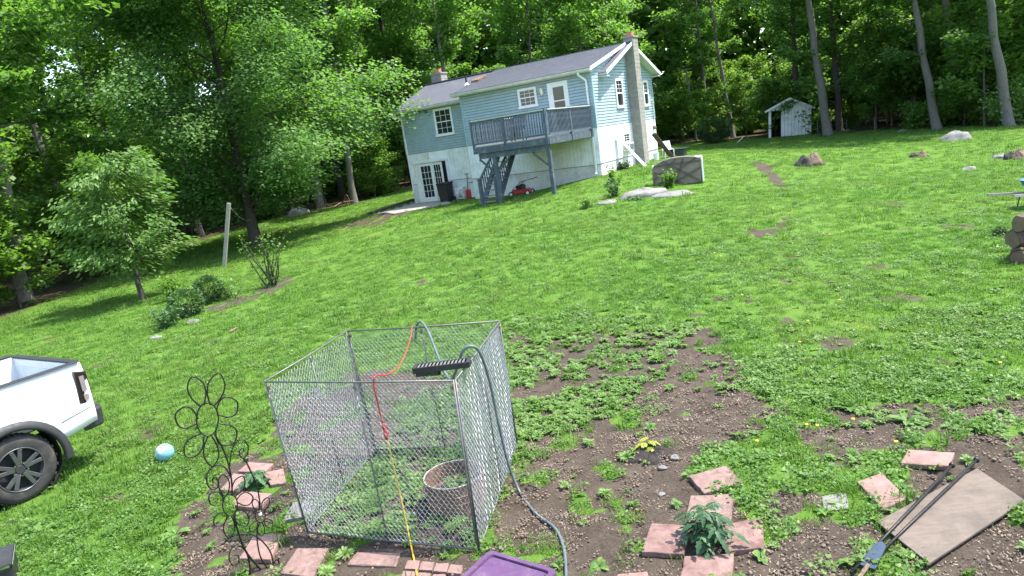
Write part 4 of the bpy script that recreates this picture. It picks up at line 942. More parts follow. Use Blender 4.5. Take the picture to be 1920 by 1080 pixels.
# ------------------------------------------------------------------ rocks, stumps
def rock(name, label, cat, P, sx, sy, sz, seed, m, rz=0, rough=.25):
    r = np.random.default_rng(seed); V = []; Fc = []; nu, nv = 18, 9; ph = r.uniform(0, 6, 6)
    for j in range(nv+1):
        for i in range(nu):
            t = 2*PI*i/nu; p = -PI/2*.35+(PI/2+PI/2*.35)*j/nv; d = np.array([math.cos(t)*math.cos(p), math.sin(t)*math.cos(p), math.sin(p)])
            k = 1+rough*(math.sin(3*t+ph[0])*.4+math.sin(2*p*3+ph[1]+t)*.35+math.sin(5*t+ph[2]+p*4)*.25)+r.normal()*.05
            V.append((d[0]*sx*k, d[1]*sy*k, d[2]*sz*k))
    for j in range(nv):
        for i in range(nu): Fc.append((j*nu+i, j*nu+(i+1) % nu, (j+1)*nu+(i+1) % nu, (j+1)*nu+i))
    o = npmesh(name, V, Fc, m); o.location = [float(c) for c in P]; o.rotation_euler = (0, 0, rz); return tag(o, label, cat)
def up(P, d): P = np.array(P); P[2] += d; return P
rock('rock', 'broad pale grey rock slab bedded in the grass before the upturned tub', 'rock', up(G(1205, 366), -.03), .95, .55, .25, 1, MT['rock'], .25, .15)
rock('rock', 'long low pale ledge rock beside the broad slab in the grass', 'rock', up(G(1258, 366), -.05), .75, .4, .18, 2, MT['rock'], -.2, .15)
rock('rock', 'small pale rock by the weeds near the house corner', 'rock', up(G(1140, 381), -.04), .42, .25, .14, 3, MT['rock'], .3)
rock('boulder', 'large rounded grey boulder on the far lawn by the trees', 'boulder', up(G(1793, 262), -.12), .78, .6, .52, 4, MT['rock'], .1, .13)
rock('boulder', 'long pale boulder among weeds at the wood edge behind the maple', 'boulder', up(G(562, 402), -.1), .8, .5, .55, 5, MT['rock'], .4)
for i, (px, py, s, l) in enumerate([(1690, 247, .35, 'dark low stone at the edge of the far lawn'), (1818, 318, .3, 'small flat grey stone sunk in the right lawn'), (1875, 296, .34, 'pale stone beside a dark rotten stump on the right lawn'), (362, 604, .2, 'pale stone at the front end of the shrub bed'), (292, 634, .16, 'small half buried pale stone on the left lawn'), (1265, 857, .05, 'white pebble beside the yellowing seedling'), (1242, 876, .04, 'tiny pale pebble in the dark soil by the seedling'), (1240, 926, .035, 'small cream pebble on the bare soil near the red pavers')]):
    rock('stone', l, 'stone', up(G(px, py), -s*.15), s, s*.75, s*.5, 20+i, MT['rock'] if i not in (0,) else MT['stone_grey'], i)
def stump(label, P, r, h, seed):
    t = thing('tree_stump', label, 'stump', up(P, -.05)); rg = np.random.default_rng(seed)
    for k, (nm, m_, ox, sx, sz) in enumerate((('bark', MT['rotten'], 0, 1, .7), ('broken_top', MT['cutwood'], .35, .75, 1.0), ('root_flare', MT['bark_dark'], -.55, .8, .85), ('root_flare', MT['rotten'], .8, .6, .45))):
        o = rock(nm, None, None, (ox*r, rg.uniform(-.25, .25)*r, 0), r*sx, r*sx*.8, h*sz, seed*10+k, m_, k*1.3, .26); o.parent = t
stump('broken brown tree stump in the middle of the right lawn', G(1520, 310), .5, .5, 1); stump('low rotten stump on the far right lawn near the boulder', G(1724, 294), .3, .25, 2); stump('dark rotten stump beside a pale stone on the right lawn', G(1905, 298), .3, .35, 3)
# ------------------------------------------------------------------ shed
P0 = G(1441, 259); zg = gz1(P0[0], P0[1]); aS = -.40; wS = 72/F*math.hypot(P0[0], P0[1])*1.02; P1 = P0+np.array([math.cos(aS), math.sin(aS), 0])*wS
scs = wS/2.45*.92; sd_ = thing('garden_shed', 'small weathered white shed with open doorway at the wood edge', 'shed', (P0[0], P0[1], min(zg, gz1(P1[0], P1[1]))), aS); sd_.scale = (scs,)*3; sd_.rotation_euler = (0, .055, aS)
Sw = MT['shed_white']; wd, dp, hw, hp = 2.45, 2.6, 1.75, 2.35
for (x0, x1) in ((0, .16), (.72, wd)):
    x = x0
    while x < x1-.01: e = min(x+.2, x1); q = MB(); q.box(x+.006, e-.006, 0, .04, -.1, hw); q.build('wall_board', Sw, sd_); x = e
q = MB(); q.prism([(0, .005, hw), (wd, .005, hw), (wd/2, .005, hp-.05)], [(0, .035, hw), (wd, .035, hw), (wd/2, .035, hp-.05)]); q.build('gable', Sw, sd_)
q = MB(); q.box(0, .04, .04, dp, -.1, hw); q.build('side_wall', Sw, sd_); q = MB(); q.box(wd-.04, wd, .04, dp, -.1, hw); q.build('side_wall', Sw, sd_); q = MB(); q.box(0, wd, dp, dp+.04, -.1, hw); q.build('rear_wall', Sw, sd_)
q = MB(); q.box(.05, wd-.05, .06, dp, -.08, .02); q.build('floor', MT['rotten'], sd_)
q = MB(); q.box(.045, .06, .06, dp-.01, .02, hw); q.box(.06, wd-.06, dp-.03, dp-.01, .02, hw); q.box(.75, wd-.05, .045, .06, .02, hw); q.build('shade_lining', MT['rotten'], sd_)  # added dark sheets, their colour stands in for the shade inside the shed
for s in (0, 1):
    xa = -.2 if s == 0 else wd+.2; za = hw-(.2/(wd/2))*(hp-hw); q = MB(); q.prism([(xa, -.18, za), (wd/2, -.18, hp), (wd/2, dp+.15, hp), (xa, dp+.15, za)], [(xa, -.18, za+.06), (wd/2, -.18, hp+.06), (wd/2, dp+.15, hp+.06), (xa, dp+.15, za+.06)]); q.build('roof', MT['stone_grey'], sd_)
    q = MB(); q.beam((xa, -.19, za+.0), (wd/2, -.19, hp), .02, .12); q.build('rake_board', Sw, sd_)
q = MB(); q.box(.16, .72, .001, .05, hw-.06, hw); q.build('door_lintel', Sw, sd_)
q = MB(); q.prism([(.76, .2, 0), (.70, .7, 0), (.70, .7, hw-.1), (.76, .2, hw-.1)], [(.80, .2, 0), (.74, .7, 0), (.74, .7, hw-.1), (.80, .2, hw-.1)]); q.build('door', MT['rotten'], sd_)
# ------------------------------------------------------------------ poles, wire, fence, stakes
P = G(418, 500); T = aty(429, 381, P[1]); po = thing('clothes_post', 'leaning grey wooden post standing on the left lawn', 'post', P)
q = MB(); d = T-P; q.beam((0, 0, -.2), (d[0], 0, d[2]), .13, .13, (0, 1, 0)); q.build('timber', MT['weathered'], po)
q = MB(); q.tube([(d[0], 0, d[2]-.1), (d[0], 0, d[2]+.0), (d[0]+.05, 0, d[2]-.04)], .012, 5); q.build('hook', MT['galv'], po)
A = np.array([P[0]+d[0], P[1], P[2]+d[2]-.15]); B = np.array(G(481, 457)); B[2] += 1.25
q = MB(); q.tube([A+(B-A)*t+np.array([0, 0, -.25*math.sin(PI*t)]) for t in np.linspace(0, 1, 12)], .013, 5); tag(q.build('clothes_line', MT['weathered'], smooth=True), 'grey line strung from the leaning post to the maple trunk', 'clothes line')
P = G(1306, 264); T = aty(1286, 128, P[1]); up_ = thing('utility_pole', 'thin grey pole with short crossarm at the wood edge behind the house', 'pole', P); d = T-P
q = MB(); q.tube([(0, 0, -.2), (d[0], 0, d[2])], [.12, .09], 8); q.build('pole', MT['bark_grey'], up_); q = MB(); q.beam((d[0]-.55, 0, d[2]-.12), (d[0]+.55, 0, d[2]-.12), .09, .1, (0, 1, 0)); q.build('crossarm', MT['bark_grey'], up_)
fe = thing('wire_fence', 'low wire fence with steel post beside the shed at the wood edge', 'fence', G(1588, 248)); 
A = G(1588, 248); 
for k, (px, py) in enumerate([(1534, 255), (1588, 248), (1640, 246)]):
    P = G(px, py)-A; q = MB(); q.tube([(P[0], P[1], P[2]-.1), (P[0], P[1], P[2]+1.0)], .025, 6); q.build('post', MT['galv'], fe)
P0 = G(1534, 255)-A; P2 = G(1640, 246)-A; q = MB()
for z in (.1, .35, .6, .85): q.tube([(P0[0], P0[1], P0[2]+z), (0, 0, z), (P2[0], P2[1], P2[2]+z)], .003, 4)
for t in np.linspace(0, 1, 30): a = P0*(1-t); c2 = P2*t; q.tube([(a[0], a[1], a[2]+.1), (a[0], a[1], a[2]+.85)], .004, 3); q.tube([(c2[0], c2[1], c2[2]+.1), (c2[0], c2[1], c2[2]+.85)], .004, 3)
q.build('wire', MT['black_metal'], fe)
P = G(1384, 268); st = MB(); st.tube([(-.15, 0, -.03), (.5, .1, .42)], .03, 6); o = st.build('pale_stick', MT['shed_white']); o.location = P.tolist(); tag(o, 'pale stick propped in the grass near the dark evergreen bush', 'stick')
# ------------------------------------------------------------------ paving by the house
def sheet(name, pts, lift, m, label, th=.06):
    T_ = [up(G(*p), lift) for p in pts]; q = MB(); n = len(T_); q.prism(T_[::-1], [up(t, -th) for t in T_[::-1]]); return tag(q.build(name, m), label, kind='structure')
sheet('concrete_walk', [(716, 400), (776, 383), (826, 377), (846, 381), (800, 391), (740, 402)], .045, MT['concrete'], 'pale concrete walk leading to the french doors', .12)
A = up(G(696, 402), .04); B = up(G(776, 376), .04); o = MB(); o.beam(A, B, .35, .16); tag(o.build('landscape_timber', MT['bark_dark']), 'dark timber edging along the walk by the house corner', 'timber')
for i, (px, py) in enumerate([(712, 401), (728, 396), (744, 391), (760, 386), (772, 382)]): rock('edging_stone', 'flat grey edging stone in the row along the dark timber', 'stone', up(G(px, py), .0), .16, .12, .08, 60+i, MT['stone_grey'], i)['group'] = 'edging stones along the walk'
# old farm implement by the wood edge
P = G(600, 398); im = thing('old_farm_rake', 'rusty old wheeled farm implement lying in weeds at the wood edge', 'farm implement', P, .2)
for x in (0, 2.0):
    q = MB(); q.tube([(x, .45*math.cos(a), .42+.45*math.sin(a)) for a in np.linspace(0, 2*PI, 22)[:-1]], .025, 6, closed=True)
    w2 = q.build('wheel', MT['rust'] if x else MT['galv'], im); w2.rotation_euler = (0, 0, .35)
    q = MB()
    for a in np.linspace(0, 2*PI, 9)[:-1]: q.tube([(x, 0, .42), (x, .44*math.cos(a), .42+.44*math.sin(a))], .01, 4)
    q.build('spoke', MT['rust'], w2)
q = MB(); q.tube([(-.1, 0, .42), (2.3, 0, .42)], .035, 6); q.tube([(.5, 0, .42), (1, -1.3, .3)], .03, 6); q.tube([(1.5, 0, .42), (1, -1.3, .3)], .03, 6); q.build('axle_frame', MT['rust'], im)
for i in range(9): q = MB(); x = .25+i*.18; q.tube([(x, 0, .42), (x, .25, .5), (x, .4, .3), (x, .35, .04)], .01, 4); q.build('tine', MT['rust'], im)
# ------------------------------------------------------------------ shrubs
def bush(label, px, py, H, R, n, L, W, lm, seed, name='shrub', **k): return place(make_bush(name, label, 'shrub', seed, H, R, n, L, W, LEAF[lm], **k), up(G(px, py), -.03), seed)
bush('rounded clipped boxwood shrub in the lawn bed', 396, 567, .82, .42, 2600, .075, .05, 'box', 3, 'boxwood', dome=True)
bush('second smaller rounded shrub next to the clipped boxwood', 355, 592, .75, .45, 1800, .08, .055, 'box', 4, dome=True)
bush('loose leafy shrub between the small tree and the boxwood', 335, 560, 1.0, .6, 1300, .1, .06, 'under', 5)
bush('low leafy shrub at the front end of the lawn bed', 318, 612, .7, .45, 1200, .08, .05, 'box', 6)
bush('yellowish young shrub right beside the boxwood', 432, 560, .75, .3, 320, .1, .05, 'cherry', 7)
bush('tall thin rose bush with bare stems in the lawn bed', 509, 536, 2.0, .45, 420, .1, .06, 'under', 8, nst=12)
bush('large dark evergreen bush at the wood edge behind the house', 1340, 268, 2.0, 1.4, 5200, .16, .08, 'dark_bush', 9, dome=True, up=.2)
bush('bright yellow green bush by the pale trunk at the lawn edge', 1905, 232, 2.6, 2.0, 2600, .2, .14, 'cherry', 10)
bush('leafy weed clump growing in front of the upturned tub', 1255, 352, .75, .32, 500, .12, .07, 'under', 11)
bush('upright weed clump at the house corner by the downspout', 1150, 345, .8, .3, 360, .11, .07, 'under', 12)
bush('weed clump growing beside the pale rocks', 1152, 369, .75, .28, 380, .11, .06, 'box', 13)
bush('spiky weed clump in the lawn near the small pale rock', 1104, 389, .5, .35, 420, .14, .04, 'weed', 14)
bush('grey green low plant growing over the rock edge', 1192, 374, .3, .5, 500, .08, .05, 'box', 15)
bush('low weeds at the foot of the deck stairs', 905, 381, .3, .4, 300, .12, .05, 'weed', 16)
bush('dark bushy weeds by the log pile', 1888, 440, .32, .3, 320, .1, .05, 'dark_bush', 17)
bush('leafy weeds against the white plank and basement wall', 1170, 318, .5, .4, 380, .12, .07, 'dark_bush', 18)
sap = make_tree('sapling', 'pale barked young tree with big bright leaves by the farm implement', 'sapling', 71, 8, .09, 2.2, 2.4, 2600, .34, .26, MT['bark_grey'], LEAF['under'], nb=16)
place(sap, G(612, 384), 0, 1, (0, -.12))
# ================================================================== KENNEL
KH = 1.37
KC = dict(FL=np.array([-2.05, 5.5]), FR=np.array([-.56, 4.87]), BR=np.array([-.17, 6.62]), BL=np.array([-1.72, 6.95]))
def fitc(pb, pt, key):
    b0 = G(*pb); c = b0[:2].copy()
    if pt is not None:
        d = ray(*pt); t = (KH-CZ)/d[2]; c = .6*c+.4*(d*t)[:2]
    KC[key] = c
fitc((899, 1033), (851, 716), 'FR'); fitc((971, 835), (937, 602), 'BR'); fitc((578, 1003), (496, 716), 'FL')
d = ray(650, 621); KC['BL'] = (d*((KH-CZ)/d[2]))[:2]
kc = np.mean(list(KC.values()), 0); kz = gz1(*kc)
kn = thing('chain_link_pen', 'open topped pen of chain link panels standing on the garden soil', 'pen', (kc[0], kc[1], kz))
def lk(key): return KC[key]-kc
GV = MT['galv']
KR = np.random.default_rng(15)
KT = {k: (ray(*p)*((kz+KH-CZ)/ray(*p)[2]))[:2] for k, p in dict(FL=(495, 716), FR=(853, 714), BR=(937, 602), BL=(650, 621)).items()}
KB_ = dict(FL=G(577, 1006)[:2], FR=G(899, 1036)[:2], BR=G(971, 836)[:2]); KB_['BL'] = KT['BL']+(KB_['FL']-KT['FL']+KB_['BR']-KT['BR'])/2
def kp(k1, k2, s, z):
    """point of a panel: s along it, z up it; corners lean a little"""
    A = KB_[k1]*(1-z/KH)+KT[k1]*(z/KH); B = KB_[k2]*(1-z/KH)+KT[k2]*(z/KH); q = A+(B-A)*s
    return np.array([q[0]-kc[0], q[1]-kc[1], z])
def zigzag(mb, k1, k2, p=.047, r=.0030):
    L = float(np.linalg.norm(KT[k2]-KT[k1])); n = int(L/p); p = L/n; hz = p*.62; m_ = int((KH-.045)/hz); e = (KT[k2]-KT[k1])/L; nr = np.array([-e[1], e[0], 0])
    for i in range(n+1):
        for sg in (1, -1):
            pts = []
            for j in range(m_+1):
                s = i*p+(.5*p*sg if j % 2 else 0)+KR.normal()*.002+.012*math.sin(i*.37+j*.11)
                off = (.004 if (j % 2) == (sg > 0) else -.004)+.010*math.sin(i*.21+1)*math.sin(j*.17+.5)
                pts.append(kp(k1, k2, min(max(s/L, .008), .992), .035+j*hz)+nr*off)
            mb.tube(pts, r, 3, cap=False)
def panel(k1, k2):
    f = MB(); f.tube([kp(k1, k2, .006, KH), kp(k1, k2, .5, KH)+np.array([0, 0, -.008]), kp(k1, k2, .994, KH)], .0085, 8); f.build('top_rail', GV, kn, smooth=True)
    f = MB(); f.tube([kp(k1, k2, .006, .03), kp(k1, k2, .994, .03)], .008, 8); f.build('bottom_rail', GV, kn, smooth=True)
    for s in (.008, .5, .992):
        f = MB(); f.tube([kp(k1, k2, s, -.02), kp(k1, k2, s, KH+.008)], .0075 if s != .5 else .006, 8); f.build('post', GV, kn, smooth=True)
    f = MB(); zigzag(f, k1, k2); tag(f.build('mesh', MT['wire'], kn), kind='stuff')
    for s in (.02, .5, .98):
        f = MB(); f.tube([kp(k1, k2, s, KH-.07), kp(k1, k2, s, KH-.04)], .0125, 8); f.build('clamp', MT['rust'] if s != .5 else GV, kn)
for k1, k2 in (('FL', 'FR'), ('FR', 'BR'), ('BR', 'BL'), ('BL', 'FL')): panel(k1, k2)
# ------------------------------------------------------------------ hose, cords, solar bar
def curve(pts, n=60):
    P = np.array(pts, float); t = np.linspace(0, len(P)-1, n); out = []
    for u in t:
        i = min(int(u), len(P)-2); f = u-i; p0, p1, p2, p3 = P[max(i-1, 0)], P[i], P[i+1], P[min(i+2, len(P)-1)]
        out.append(.5*((2*p1)+(-p0+p2)*f+(2*p0-5*p1+4*p2-p3)*f*f+(-p0+3*p1-3*p2+p3)*f**3))
    return out
def kpt(px, py, a, b, t, dz=0):
    """point over the line between two pen corners"""
    q = KC[a]*(1-t)+KC[b]*t; return q
yb_ = (KT['BL']*.55+KT['BR']*.45)[1]; yf = (KT['FL']*.4+KT['FR']*.6)[1]
top = kz+KH
hp = [aty(779, 640, yb_+.05), aty(781, 612, yb_+.03), aty(790, 604, yb_-.02), aty(803, 622, yb_-.15), aty(818, 660, yb_-.45), aty(833, 696, yb_-.8), aty(846, 712, yf+.45), aty(857, 690, yf+.3), aty(868, 658, yf+.25), aty(884, 649, yf+.25), aty(900, 662, yf+.3), aty(918, 715, yf+.4), aty(934, 790, yf+.45), aty(952, 865, yf+.45)]
gp = [up(G(*p), .012) for p in [(975, 925), (1005, 965), (1040, 992), (1056, 1025), (1061, 1060), (1062, 1100)]]
q = MB(); q.tube(curve(hp+gp, 110), .0125, 8); tag(q.build('garden_hose', MT['hose'], smooth=True), 'grey garden hose looped over the pen and trailing onto the soil', 'hose')
ec = thing('extension_cord', 'red and yellow extension cord hanging over the pen with red connector', 'cord', up(G(783, 1100), 0)); e0 = np.array(ec.location)
cpts = [aty(771, 625, yb_+.04), aty(773, 611, yb_+.01), aty(768, 640, yb_-.2), aty(752, 680, yb_-.7), aty(728, 702, yf+.25), aty(704, 705, yf-.02), aty(701, 722, yf-.04), aty(708, 755, yf-.04), aty(718, 795, yf-.03)]
q = MB(); q.tube([p-e0 for p in curve(cpts, 60)], .0062, 6); q.build('red_cord', MT['red_cord'], ec, smooth=True)
c0, c1 = aty(718, 793, yf-.03)-e0, aty(726, 824, yf-.03)-e0
q = MB(); dd = c1-c0; q.tube([c0+dd*t for t in (0, .1, .35, .5, .55, .95, 1)], [.008, .015, .017, .014, .018, .017, .009], 8); q.build('connector', MT['red_plastic'], ec, smooth=True)
cpts = [aty(726, 822, yf-.03), aty(735, 862, yf-.05), aty(751, 930, yf-.12), aty(768, 1010, yf-.2), up(G(781, 1072), .01), up(G(790, 1120), .01)]
q = MB(); q.tube([p-e0 for p in curve(cpts, 40)], .0075, 6); q.build('yellow_cord', MT['yellow_cord'], ec, smooth=True)
A = aty(778, 705, yf+.02); B = aty(884, 692, yf-.02); A[2] = B[2] = top+.05
sb = thing('solar_light_bar', 'black slatted solar light bar resting on the pen front corner', 'solar light', (A+B)/2, math.atan2((B-A)[1], (B-A)[0])); L = float(np.linalg.norm((B-A)[:2]))
q = MB(); q.box(-L/2, L/2, -.06, -.045, -.03, .02); q.box(-L/2, L/2, .045, .06, -.03, .02); q.box(-L/2, -L/2+.03, -.045, .045, -.03, .02); q.box(L/2-.03, L/2, -.045, .045, -.03, .02); q.box(-L/2+.03, L/2-.03, -.045, .045, -.03, -.02); q.build('housing', MT['black_plastic'], sb, bevel=.004)
q0 = None
for i in range(13):
    if q0 is None: q = MB(); q.prism([(-.013, -.044, .012), (.006, -.044, .02), (.006, .044, .02), (-.013, .044, .012)][::1], [(-.013, -.044, .008), (.006, -.044, .016), (.006, .044, .016), (-.013, .044, .008)]); q0 = q.build('slat', MT['stone_grey'], sb); o = q0
    else: o = q0.copy(); COL.objects.link(o)
    o.location = (-L/2+.05+(L-.1)*i/12, 0, 0)
q = MB(); q.box(-L/2+.02, -L/2+.2, -.05, .05, -.06, -.031); q.build('battery_box', MT['black_plastic'], sb); q = MB(); q.box(-.1, -.02, -.02, .02, -.075, -.031); q.build('bracket', MT['black_metal'], sb)
# ------------------------------------------------------------------ steel ring planter in the pen
Pc = atz(850, 890, kz+.29); rg = thing('steel_ring_planter', 'rusty brown steel drum planter standing inside the pen', 'planter', (Pc[0], Pc[1], gz1(Pc[0], Pc[1]))); R_ = .265
q = MB(); q.lathe([(R_, -.03), (R_, .12), (R_+.008, .125), (R_, .13), (R_, .19), (R_+.008, .195), (R_, .2), (R_, .29), (R_-.006, .29), (R_-.006, -.03)], 32); q.build('drum_wall', MT['rust'], rg, smooth=False)
q = MB(); q.tube([(R_*math.cos(a), R_*math.sin(a), .29) for a in np.linspace(0, 2*PI, 33)[:-1]], .007, 6, closed=True); q.build('rim', MT['weathered'], rg, smooth=True)
q = MB(); q.lathe([(R_-.008, .13), (.1, .15), (.001, .155)], 20); q.build('soil', MT['dirt'], rg)
r_ = np.random.default_rng(3); Pl = np.stack([r_.uniform(-.1, .15, 260), r_.uniform(-.14, .12, 260), r_.uniform(.15, .24, 260)], -1); V, Fc, tn = leafmesh(Pl, .05, .03, r_, .5); npmesh('seedlings', V, Fc, LEAF['weed'], rg, dict(tint=tn))
# ------------------------------------------------------------------ pavers
def slab(name, pts, th, m, label, cat, group=None, lift=None, bev=.006):
    C = np.array([G(*p) for p in pts]); z = C[:, 2].mean()+(th*.75 if lift is None else lift)
    C = np.array([atz(p[0], p[1], z) for p in pts]); c = C.mean(0); base = (c[0], c[1], z-th)
    T_ = [(q[0]-c[0], q[1]-c[1], th) for q in C]
    if bev:
        rj = np.random.default_rng(int(abs(pts[0][0]*7+pts[0][1]))); E_ = []
        for i in range(4):
            a_, b_2 = np.array(T_[i]), np.array(T_[(i+1) % 4])
            for k in range(7): q_ = a_+(b_2-a_)*k/7; f_ = 1-abs(rj.normal())*.012-(.03 if rj.uniform() < .06 else 0); E_.append((q_[0]*f_, q_[1]*f_, th+rj.normal()*.0012))
        T_ = E_
    ar = sum(T_[i-1][0]*T_[i][1]-T_[i][0]*T_[i-1][1] for i in range(len(T_)))
    if ar < 0: T_ = T_[::-1]
    q = MB(); q.prism(T_, [(a, b2, 0) for a, b2, _ in T_]); o = q.build(name, m, bevel=bev); o.location = [float(v) for v in base]
    return tag(o, label, cat, group)
PG = 'loose red concrete pavers on the soil'
for pts, mi, l in [
 ([(413, 918), (438, 887), (460, 890), (456, 922)], 0, 'red paver lying on the left side of the pepper plant'),
 ([(493, 886), (531, 878), (537, 905), (507, 909)], 0, 'red paver wedged between the pepper plant and the pen'),
 ([(433, 947), (449, 920), (511, 925), (487, 953)], 0, 'red paver directly in front of the pepper plant'),
 ([(444, 884), (467, 866), (513, 869), (498, 884)], 0, 'red paver behind the pepper plant'),
 ([(447, 1047), (476, 1002), (529, 1000), (507, 1049)], 0, 'square red paver behind the flower stake foot'),
 ([(525, 1074), (557, 1027), (617, 1027), (587, 1082)], 1, 'stained square red paver beside the front corner of the pen'),
 ([(1290, 892), (1362, 872), (1393, 904), (1320, 925)], 1, 'mud spattered red paver at the edge of the grass behind the tomato plant'),
 ([(1295, 929), (1377, 925), (1371, 976), (1282, 980)], 1, 'red paver close behind the tomato plant'),
 ([(1221, 980), (1293, 985), (1283, 1039), (1202, 1034)], 2, 'damp dark stained red paver left of the tomato plant'),
 ([(1353, 983), (1430, 969), (1433, 1026), (1359, 1034)], 2, 'red paver with one damp corner right of the tomato plant'),
 ([(1283, 1042), (1376, 1037), (1373, 1090), (1272, 1092)], 2, 'red paver in front of the tomato plant'),
 ([(1158, 1076), (1214, 1071), (1219, 1092), (1148, 1096)], 0, 'red paver lying apart on the wood chips before the tomato bed'),
 ([(1702, 842), (1791, 848), (1780, 874), (1688, 868)], 0, 'clean red paver lying in the grass behind the plywood'),
 ([(1606, 903), (1654, 886), (1702, 934), (1656, 954)], 0, 'red paver lying beside the plywood sheet')]:
    slab('patio_paver', pts, .045, PV[mi], l, 'paver', PG)
slab('flat_stone', [(529, 976), (550, 941), (606, 936), (578, 966)], .05, MT['stone_grey'], 'flat grey stone slab poking under the pen side', 'stone')
slab('flat_stone', [(1540, 930), (1588, 922), (1592, 953), (1545, 958)], .04, MT['stone_grey'], 'flat brown stone sunk in the soil by the plywood', 'stone', lift=.012)
slab('brick_slab', [(668, 1034), (752, 1036), (742, 1062), (650, 1058)], .05, PV[1], 'soil covered red brick slab along the pen front', 'brick', lift=.008)
for i, (x, y) in enumerate([(770, 1058), (797, 1060), (824, 1063), (850, 1066), (762, 1078), (790, 1081), (818, 1084)]):
    slab('paving_brick', [(x-6, y-8), (x+18, y-7), (x+13, y+9), (x-12, y+8)], .05, PV[i % 2], 'small red paving brick set in the row before the pen', 'brick', 'red paving bricks before the pen', lift=.02, bev=.003)
# plywood and the two black stakes lying on it
slab('plywood_sheet', [(1644, 978), (1832, 878), (1922, 938), (1743, 1056)], .014, MT['plywood'], 'weathered plywood sheet lying on the soil', 'plywood', lift=.03, bev=0)
for (a, b2, l, k) in [((1785, 884), (1596, 1083), 'black ball tipped rod lying nearer the red paver on the plywood', 0), ((1831, 874), (1612, 1083), 'black ball tipped rod lying across the middle of the plywood', 1)]:
    A = up(G(*a), .055); B = up(G(*b2), .035); t = thing('ball_tipped_rod', l, 'rod', A); D = B-A
    q = MB(); q.tube([(0, 0, 0), tuple(D)], .011, 8); q.build('rod', MT['black_metal'], t, smooth=True)
    q = MB(); q.lathe([(.001, -.024), (.015, -.019), (.023, -.006), (.023, .006), (.015, .019), (.001, .024)], 12); q.build('ball_end', MT['black_metal'], t, smooth=True)
P = up(G(1640, 1052), .01); t = thing('blue_black_spade', 'dark blue folded tool head lying under the rods on the soil', 'tool', P, .75)
q = MB(); q.prism([(-.14, -.05, .03), (.12, -.035, .05), (.16, 0, .05), (.12, .035, .05), (-.14, .05, .03)], [(-.14, -.05, .018), (.12, -.035, .035), (.16, 0, .035), (.12, .035, .035), (-.14, .05, .018)]); q.build('blade', mat('blue_black', (.03, .045, .075), .4, .2), t)
q = MB(); q.tube([(-.12, 0, .03), (-.3, 0, .03)], .014, 7); q.build('socket', MT['cutwood'], t)
# ------------------------------------------------------------------ purple tote
pts = [(858, 1084), (921, 1027), (1046, 1066), (1040, 1120)]
P = [atz(*p, .42) for p in [(850, 1092), (918, 1030), (1047, 1068), (985, 1140)]]
c = np.mean(P, 0); ex_ = P[2]-P[1]; ln = float(np.linalg.norm(ex_)); az = math.atan2(ex_[1], ex_[0]); ey_ = P[0]-P[1]; dp_ = .36
c2 = P[1]+ex_/2+np.array([math.sin(az), -math.cos(az), 0])*dp_/2
zg = gz1(c2[0], c2[1]); pt = thing('purple_tote', 'purple plastic storage tote with recessed lid standing before the pen', 'tote', (c2[0], c2[1], zg), az); hh = .42-zg
def rrect(hx_, hy_, r, z, n=5):
    o = []
    for cx, cy, a0 in ((hx_-r, hy_-r, 0), (-hx_+r, hy_-r, PI/2), (-hx_+r, -hy_+r, PI), (hx_-r, -hy_+r, 1.5*PI)):
        for k in range(n): a = a0+PI/2*k/(n-1); o.append((cx+r*math.cos(a), cy+r*math.sin(a), z))
    return o
def loft(rings):
    q = MB(); n = len(rings[0]); q.add([v for r in rings for v in r], [(j*n+i, j*n+(i+1) % n, (j+1)*n+(i+1) % n, (j+1)*n+i) for j in range(len(rings)-1) for i in range(n)]+[tuple(range((len(rings)-1)*n, len(rings)*n))]); return q
hx_, hy_ = ln/2, dp_/2
loft([rrect(hx_*.82, hy_*.82, .03, 0), rrect(hx_*.93, hy_*.93, .035, hh-.05), rrect(hx_*.93, hy_*.93, .035, hh-.04)]).build('tub', MT['purple'], pt)
loft([rrect(hx_*.95, hy_*.95, .035, hh-.055), rrect(hx_, hy_, .04, hh-.05), rrect(hx_, hy_, .04, hh-.012), rrect(hx_*.985, hy_*.98, .04, hh), rrect(hx_*.86, hy_*.80, .03, hh), rrect(hx_*.84, hy_*.77, .03, hh-.018), rrect(hx_*.80, hy_*.72, .03, hh-.018), rrect(hx_*.79, hy_*.70, .03, hh-.006)]).build('lid', MT['purple'], pt)
q = MB(); q.box(hx_*.35, hx_*.37, hy_*.75, hy_*.86, hh-.012, hh+.001); q.build('lid_crack', MT['dark'], pt)
# ------------------------------------------------------------------ flower stake (black wire), a flat piece of metalwork seen full face
P0 = G(447, 1084); yS = P0[1]; fl = thing('metal_flower_stake', 'black wire garden stake with three daisy flowers and scrolls', 'garden stake', P0)
vd = np.array([P0[0], P0[1]]); vd /= np.linalg.norm(vd)
def fp(px, py):
    """point on the upright plane through the stake foot, square to the sight line"""
    dr = ray(px, py); t = (P0[:2]@vd)/(dr[:2]@vd); W = np.array([0, 0, CZ])+dr*t; return W-P0
z7 = lambda a, b2: (300+a/2.573, 660+b2/2.573)
BM = MT['black_metal']
def wire(name, pts, r, closed=False, par=None, n=None):
    w3 = [fp(*z7(*p)) for p in pts]
    if closed: w3 = [np.array(v) for v in curve(w3+[w3[0]], 8*len(pts))][:-1]
    elif len(pts) > 2: w3 = curve(w3, 8*len(pts))
    q = MB(); q.tube(w3, r*1.5, 6, closed=closed); return q.build(name, BM, par or fl, smooth=True)
WR = 1.55
